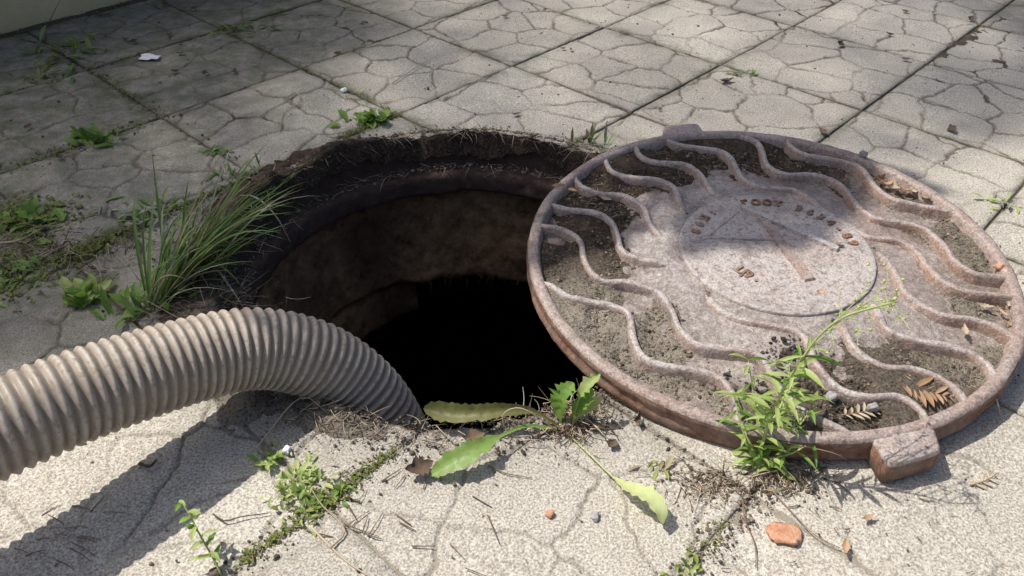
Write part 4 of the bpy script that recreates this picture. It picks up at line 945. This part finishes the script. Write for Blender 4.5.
for k in range(16):
    u, v = rs.uniform(0, 130), rs.uniform(500, 560)
    if pix(np.array([0, 0, 0.0]) + un(u, v))[0] > 60 + (560 - v) * 1.2: continue
    L = rs.uniform(10, 30); a = rs.normal(.0, .6)
    twig([(u, v, .0015), (u + L * .5 * math.cos(a), v + L * .5 * math.sin(a) - 1, .002), (u + L * math.cos(a), v + L * math.sin(a), .0015)], rs.uniform(.0004, .0007), 'stem_brown', 'fine brown stalk on the sunlit tile below the hose', 'stalks below the hose')
for k in range(22):
    u, v = rs.uniform(560, 1010), rs.uniform(470, 572)
    L = rs.uniform(5, 18); a = rs.uniform(0, 3.1)
    twig([(u, v, .0012), (u + L * .5 * math.cos(a), v + L * .3 * math.sin(a), .0025), (u + L * math.cos(a), v + L * .6 * math.sin(a), .0012)], rs.uniform(.0004, .0008), 'stem_brown' if k % 2 else 'dry_dark', 'small dry stalk lying on the sunlit paving before the cover', 'small stalks before the cover')

def dead_leaf(u, v, L, w, az, mat, label, group=None, z=.003, oncov=False, seed=0, curl=.4):
    rs = np.random.default_rng(seed)
    if oncov: p2 = oncover(u, v, -.006); c = covpt(p2, np.array(floor_z(*p2) + .005 + z))
    else: c = un(u, v, z)
    d = np.array([math.cos(az), math.sin(az), 0]); t = np.linspace(-.5, .5, 11)
    P = [c + d * L * q + np.array([0, 0, curl * L * q * q + .001]) for q in t]
    o = blade('fallen_leaf', P, leafw(11, w, .15, .5, 0), MT[mat], None, fold=rs.uniform(.2, .7), twist=rs.normal(0, .5), serr=.3, seed=seed); tag(o, label, 'leaf', group); return o
def frond(u, v, L, az, label, seed, mat='dry_leaf', oncov=True, n=9):
    rs = np.random.default_rng(seed)
    if oncov: p2 = oncover(u, v, -.006); c = covpt(p2, np.array(floor_z(*p2) + .009))
    else: c = un(u, v, .003)
    o = empty('dry_frond', tuple(c)); tag(o, label, 'leaf'); d = np.array([math.cos(az), math.sin(az), .04]); s_ = np.array([-d[1], d[0], 0])
    sp_ = [d * L * (t - .5) + s_ * .12 * L * (t - .5) ** 2 * 2 for t in np.linspace(0, 1, 12)]; tube('rachis', sp_, np.linspace(.0010, .0004, 12), MT['stem_brown'], o, 5)
    for k in range(n):
        t = (k + .6) / n; p = d * L * (t - .5) + s_ * .12 * L * (t - .5) ** 2 * 2
        for sg in (-1, 1):
            l = L * .36 * math.sin(math.pi * min(.97, t * .8 + .15)) * rs.uniform(.8, 1.2); dd = d * .55 + s_ * sg * .85 + np.array([0, 0, rs.uniform(0, .3)])
            blade('leaflet', [p + dd * l * q + np.array([0, 0, -.12 * l * q * q]) for q in np.linspace(0, 1, 6)], leafw(6, l * .13, .4, .5, 0), MT[mat], o, fold=.4, seed=k)
frond(915, 386, .075, -.55, 'dry orange brown feathery frond lying between the cover ribs', 1, n=11)
frond(900, 374, .03, .3, 'small curled dry frond beside the feathery frond on the cover', 4, n=5)
frond(861, 411, .042, .25, 'pale dry frond on the black compost of the cover', 2, 'dry_pale', n=6)
frond(736, 350, .03, -.2, 'pale dry frond lying on the cover below its centre disc', 3, 'dry_pale', n=4)
frond(985, 481, .035, .4, 'small dry yellowish frond on the paving beyond the cover lug', 5, 'dry_pale', False, 4)
dead_leaf(558, 190, .020, .005, .1, 'dry_leaf', 'orange dry leaf scrap on the shaded far side of the cover rim', z=.012, oncov=True, seed=3)
dead_leaf(572, 192, .014, .004, -.3, 'dry_leaf', 'small brown leaf scrap near the cover rim in the shade', z=.008, oncov=True, seed=4)
dead_leaf(605, 199, .02, .003, -.5, 'dry_pale', 'thin pale leaf scrap caught between shaded cover ribs', z=.006, oncov=True, seed=5)
dead_leaf(838, 249, .012, .004, .6, 'dry_leaf', 'tiny brown leaf scrap on the centre disc of the cover', z=.002, oncov=True, seed=6)
dead_leaf(813, 316, .012, .005, .4, 'dry_leaf', 'brown curled leaf caught in the tall weed stalk', z=.03, oncov=True, seed=7, curl=1.2)
for k, (u, v) in enumerate([(888, 183), (896, 187), (905, 189), (914, 190), (925, 196), (935, 199), (880, 178)]):
    dead_leaf(u, v, .026, .006, .4 + 1.1 * k, 'dry_pale' if k % 2 else 'dry_leaf', 'dry curled leaf in the row along the far cover rim', 'dry leaves along the far cover rim', oncov=True, seed=20 + k, curl=1.2)
for k, (u, v) in enumerate([(1000, 268), (1010, 303), (1002, 311), (985, 305), (1016, 316), (966, 330), (1012, 325)]):
    dead_leaf(u, v, .02, .0035, .9 * k, 'dry_pale' if k % 2 else 'dry_leaf', 'dry leaf bit in the sunlit pocket at the right cover rim', 'leaf bits at the right cover rim', oncov=True, seed=40 + k, curl=.8)
for k, (u, v) in enumerate([(505, 17), (170, 35), (125, 40), (134, 42), (140, 56), (181, 54), (205, 74), (165, 5), (108, 15), (100, 16), (194, 9), (235, 72), (175, 72), (28, 128), (60, 158)]):
    dead_leaf(u, v, .018, .0055, 1.3 * k, 'dry_dark', 'dark dead leaf bit on the shaded tiles near the wall', 'dark leaf bits near the wall', seed=60 + k, curl=.9)
for k, (u, v, L) in enumerate([(563, 49, .012), (571, 50, .012), (726, 82, .03), (823, 133, .022), (516, 115, .016), (905, 12, .02), (970, 20, .025), (890, 35, .02), (840, 45, .025), (905, 60, .02), (985, 100, .02), (660, 110, .01), (952, 130, .025)]):
    dead_leaf(u, v, L, L * .28, 1.7 * k, 'dry_dark', 'dark leaf crumb on the paving behind the cover', 'leaf crumbs behind the cover', seed=90 + k, curl=.8)
dead_leaf(868, 534 - 15, .016, .003, .4, 'dry_leaf', 'little brown dry leaf on the paving beyond the brick chip', seed=120, curl=1.0)
dead_leaf(845, 548, .020, .0035, 1.2, 'dry_leaf', 'brown curled leaf at the end of the trailing stalk', seed=121, curl=1.0)
dead_leaf(612, 445, .014, .006, .9, 'dry_dark', 'dark brown bark scrap beside the broad-leaved weed', seed=122, curl=.6)
dead_leaf(475, 425 + 14, .022, .010, .3, 'dry_dark', 'crumpled grey brown leaf under the toothed green leaf', seed=123, curl=.9, z=.008)
dead_leaf(420, 470, .030, .012, .4, 'dry_dark', 'crumpled purple brown leaf beside the toothed green leaf', seed=124, curl=.9, z=.006)
dead_leaf(637, 420, .020, .0045, 1.3, 'dry_dark', 'dark curled leaf standing in the joint by the cover rim', seed=125, curl=1.4, z=.006)

def stone(name, u, v, sx, sy, sz, mat, label, cat, seed, sub=2):
    import bmesh
    rs = np.random.default_rng(seed); bm = bmesh.new(); bmesh.ops.create_icosphere(bm, subdivisions=sub + 1, radius=1)
    V = np.array([q.co[:] for q in bm.verts]); Fc = np.array([[q.index for q in f.verts] for f in bm.faces]); bm.free()
    d = 1 + 1.1 * (fbm(V[:, 0] * 1.6 + seed, V[:, 1] * 1.6, V[:, 2] * 1.6, oct=4, seed=seed) - .5); V = np.sign(V) * np.abs(V) ** .8 * d[:, None]
    V = V * np.array([sx, sy, sz]); a = rs.uniform(0, 3); V[:, :2] = V[:, :2] @ np.array([[math.cos(a), -math.sin(a)], [math.sin(a), math.cos(a)]])
    V[:, 2] = np.maximum(V[:, 2], -sz * .55) + sz * .55
    o = mesh(name, V, Fc, MT[mat]); o.location = tuple(un(u, v, .0005)); tag(o, label, cat); return o
stone('brick_chip', 783, 534, .0155, .0125, .0028, 'brick', 'flat orange brick chip on the sunlit paving', 'brick chip', 3)
stone('clod', 550, 515, .0042, .0036, .003, 'brick', 'small reddish brown clod on the pale front tile', 'clod', 5)
stone('pebble', 595, 518, .005, .004, .003, 'pebble', 'small grey pebble on the pale front tile', 'pebble', 6)
stone('pebble', 287, 452, .0042, .004, .004, 'white', 'round white pebble beside the little sunlit weed sprig', 'pebble', 7)
stone('pebble', 344, 91, .0062, .0055, .004, 'white', 'small white lump on the tile joint behind the hole', 'pebble', 8)
stone('pebble', 831, 398, .006, .005, .004, 'pebble', 'grey pebble in the compost on the cover', 'pebble', 9).location = tuple(covpt(oncover(831, 398, -.006), np.array(-.006)))
stone('pebble', 872, 409, .006, .0045, .0045, 'pebble', 'bluish grey pebble beside the pale frond on the cover', 'pebble', 10).location = tuple(covpt(oncover(872, 409, -.006), np.array(-.006)))
stone('clod', 999, 269, .0055, .005, .005, 'brick', 'orange brown clod at the rib end near the right cover rim', 'clod', 12).location = tuple(covpt(oncover(999, 269, -.006), np.array(-.006)))
stone('pebble', 862, 160, .006, .0055, .006, 'pebble', 'dark pebble sitting on the far cover rim', 'pebble', 13).location = tuple(covpt(oncover(862, 157, -.002), np.array(-.001)))
def scrap():
    c = un(150, 60); rs = np.random.default_rng(2); n = 9; g = np.linspace(-1, 1, n); x, y = np.meshgrid(g, g, indexing='ij')
    z = .004 + .006 * vnoise(x * 2 + 5, y * 2 + 5, seed=3) ; V = np.stack([x * .018 * (1 + .2 * vnoise(y * 2, y * 0, seed=4)), y * .011, z], -1).reshape(-1, 3)
    V = np.vstack([V, V - np.array([0, 0, .0006])]); Q = gridfaces(n, n); o = mesh('paper_scrap', V, np.vstack([Q, Q[:, ::-1] + n * n]), MT['white']); o.location = tuple(c)
    tag(o, 'crumpled white paper scrap on the dark tile near the wall', 'paper scrap')
scrap()

# ------------------------------------------------------------------ the unseen tree beyond the wall, its crown shaped to shade the far paving
def tree():
    rs = np.random.default_rng(31)
    N = 420000
    x = rs.uniform(-2.7, 2.6, N); y = rs.uniform(.35, 3.7, N)
    q = pix(np.stack([x, y, np.zeros(N)], -1)); u, v = q[:, 0], q[:, 1]
    vb = np.interp(u, [-600, -200, 0, 60, 130, 200, 250, 300, 350, 430, 480, 520, 535, 600, 690, 760, 850, 900, 960, 1024, 1200, 1500], [370, 380, 385, 385, 385, 385, 385, 402, 425, 428, 412, 330, 312, 290, 262, 232, 190, 172, 155, 142, 112, 80])
    vb = vb + 24 * (fbm(x * 5, y * 5, oct=2, seed=45) - .5)
    lam = .85 - .32 * sstep(480, 600, u) + .3 * sstep(800, 900, u) + .45 * sstep(420, 240, u) + .75 * sstep(260, 150, u)                    # leaf layers between the sun and the ground
    qc = pix(np.stack([x, y, np.zeros(N)], -1) - SUN[None] * (.055 / -SUN[2])); uc, vc = qc[:, 0], qc[:, 1]        # where the same ray meets the cover
    incov = ((uc - 775) / 256) ** 2 + ((vc - 288) / 168) ** 2 < 1; inh = np.hypot(x - HC[0], y - HC[1]) < HR
    lam = np.where(inh, np.maximum(lam, 2.0), lam)
    ga, gb = gridof(x, y); lam = np.maximum(lam, 2.9 * sstep(2.12, 1.92, gb) * sstep(4.2, 2.2, ga))                 # extra leaf layers added to shade the strip by the wall
    lam = lam + 1.0 * sstep(860, 980, u) * sstep(.48, .58, fbm(x * 4, y * 4, oct=2, seed=46)) * sstep(140, 90, v)
    lam = lam * (.86 + .28 * fbm(x * 5, y * 5, oct=3, seed=47)) * sstep(4, -10, v - vb)
    vbc = np.interp(uc, [500, 542, 604, 668, 690, 720, 790, 835, 862, 885, 930, 1030], [282, 276, 266, 256, 246, 246, 242, 226, 196, 166, 158, 140]) + 16 * (fbm(x * 9, y * 9, oct=2, seed=48) - .5)
    lam = np.where(incov & ~inh, 4.6 * sstep(2, -4, vc - vbc) * (.75 + .5 * fbm(x * 8, y * 8, oct=2, seed=49)), lam)
    L = rs.uniform(.014, .028, N)
    keep = rs.uniform(size=N) < lam / (N / (5.3 * 3.35) * .84 * .00046 * .62)
    P = np.stack([x, y, np.zeros(N)], -1)[keep]; L = L[keep][:, None]
    near_ = (incov | inh)[keep]; hgt = np.where(near_, 2.1 + .8 * rs.uniform(size=len(P)), 8.4 + 2.4 * rs.uniform(size=len(P)) ** 1.3)
    C = P - SUN[None] * (hgt / -SUN[2])[:, None]
    n = len(C); nr = rs.normal(size=(n, 3)) + np.array([0, 0, .9]); nr /= np.linalg.norm(nr, axis=1)[:, None]
    t = np.cross(nr, rs.normal(size=(n, 3))); t /= np.linalg.norm(t, axis=1)[:, None]; b = np.cross(nr, t); w = L * .42
    V = np.stack([C - t * L, C - t * L * .2 + b * w, C + t * L, C - t * L * .2 - b * w], 1).reshape(-1, 3)
    Fq = np.arange(4 * n).reshape(-1, 4)
    cen = C.mean(0); base = np.array([cen[0] - .3, cen[1] + .9, 0])
    o = empty('tree', tuple(base)); tag(o, 'broad leafy tree standing beyond the ochre wall', 'tree')
    mesh('crown', V - base, Fq, MT['tree_leaf'], o, False)
    top = np.array([0, 0, 6.6]); tube('trunk', spline([(0, 0, -.05), (.06, -.05, 2.0), (-.05, .03, 4.2), top], 14), np.linspace(.21, .11, 14), MT['bark'], o, 12)
    far_ = np.flatnonzero((pix(P)[:, 1] < -60) | (pix(P)[:, 0] < -40))
    for k in range(16):
        tgt = C[far_[rs.integers(0, len(far_))]] - base; mid = top * .5 + tgt * .5 + np.array([0, 0, .25])
        tube('limb', spline([top * rs.uniform(.75, 1), mid, tgt], 10), np.linspace(.045, .008, 10), MT['bark'], o, 7)
    return n
print('tree leaves', tree())
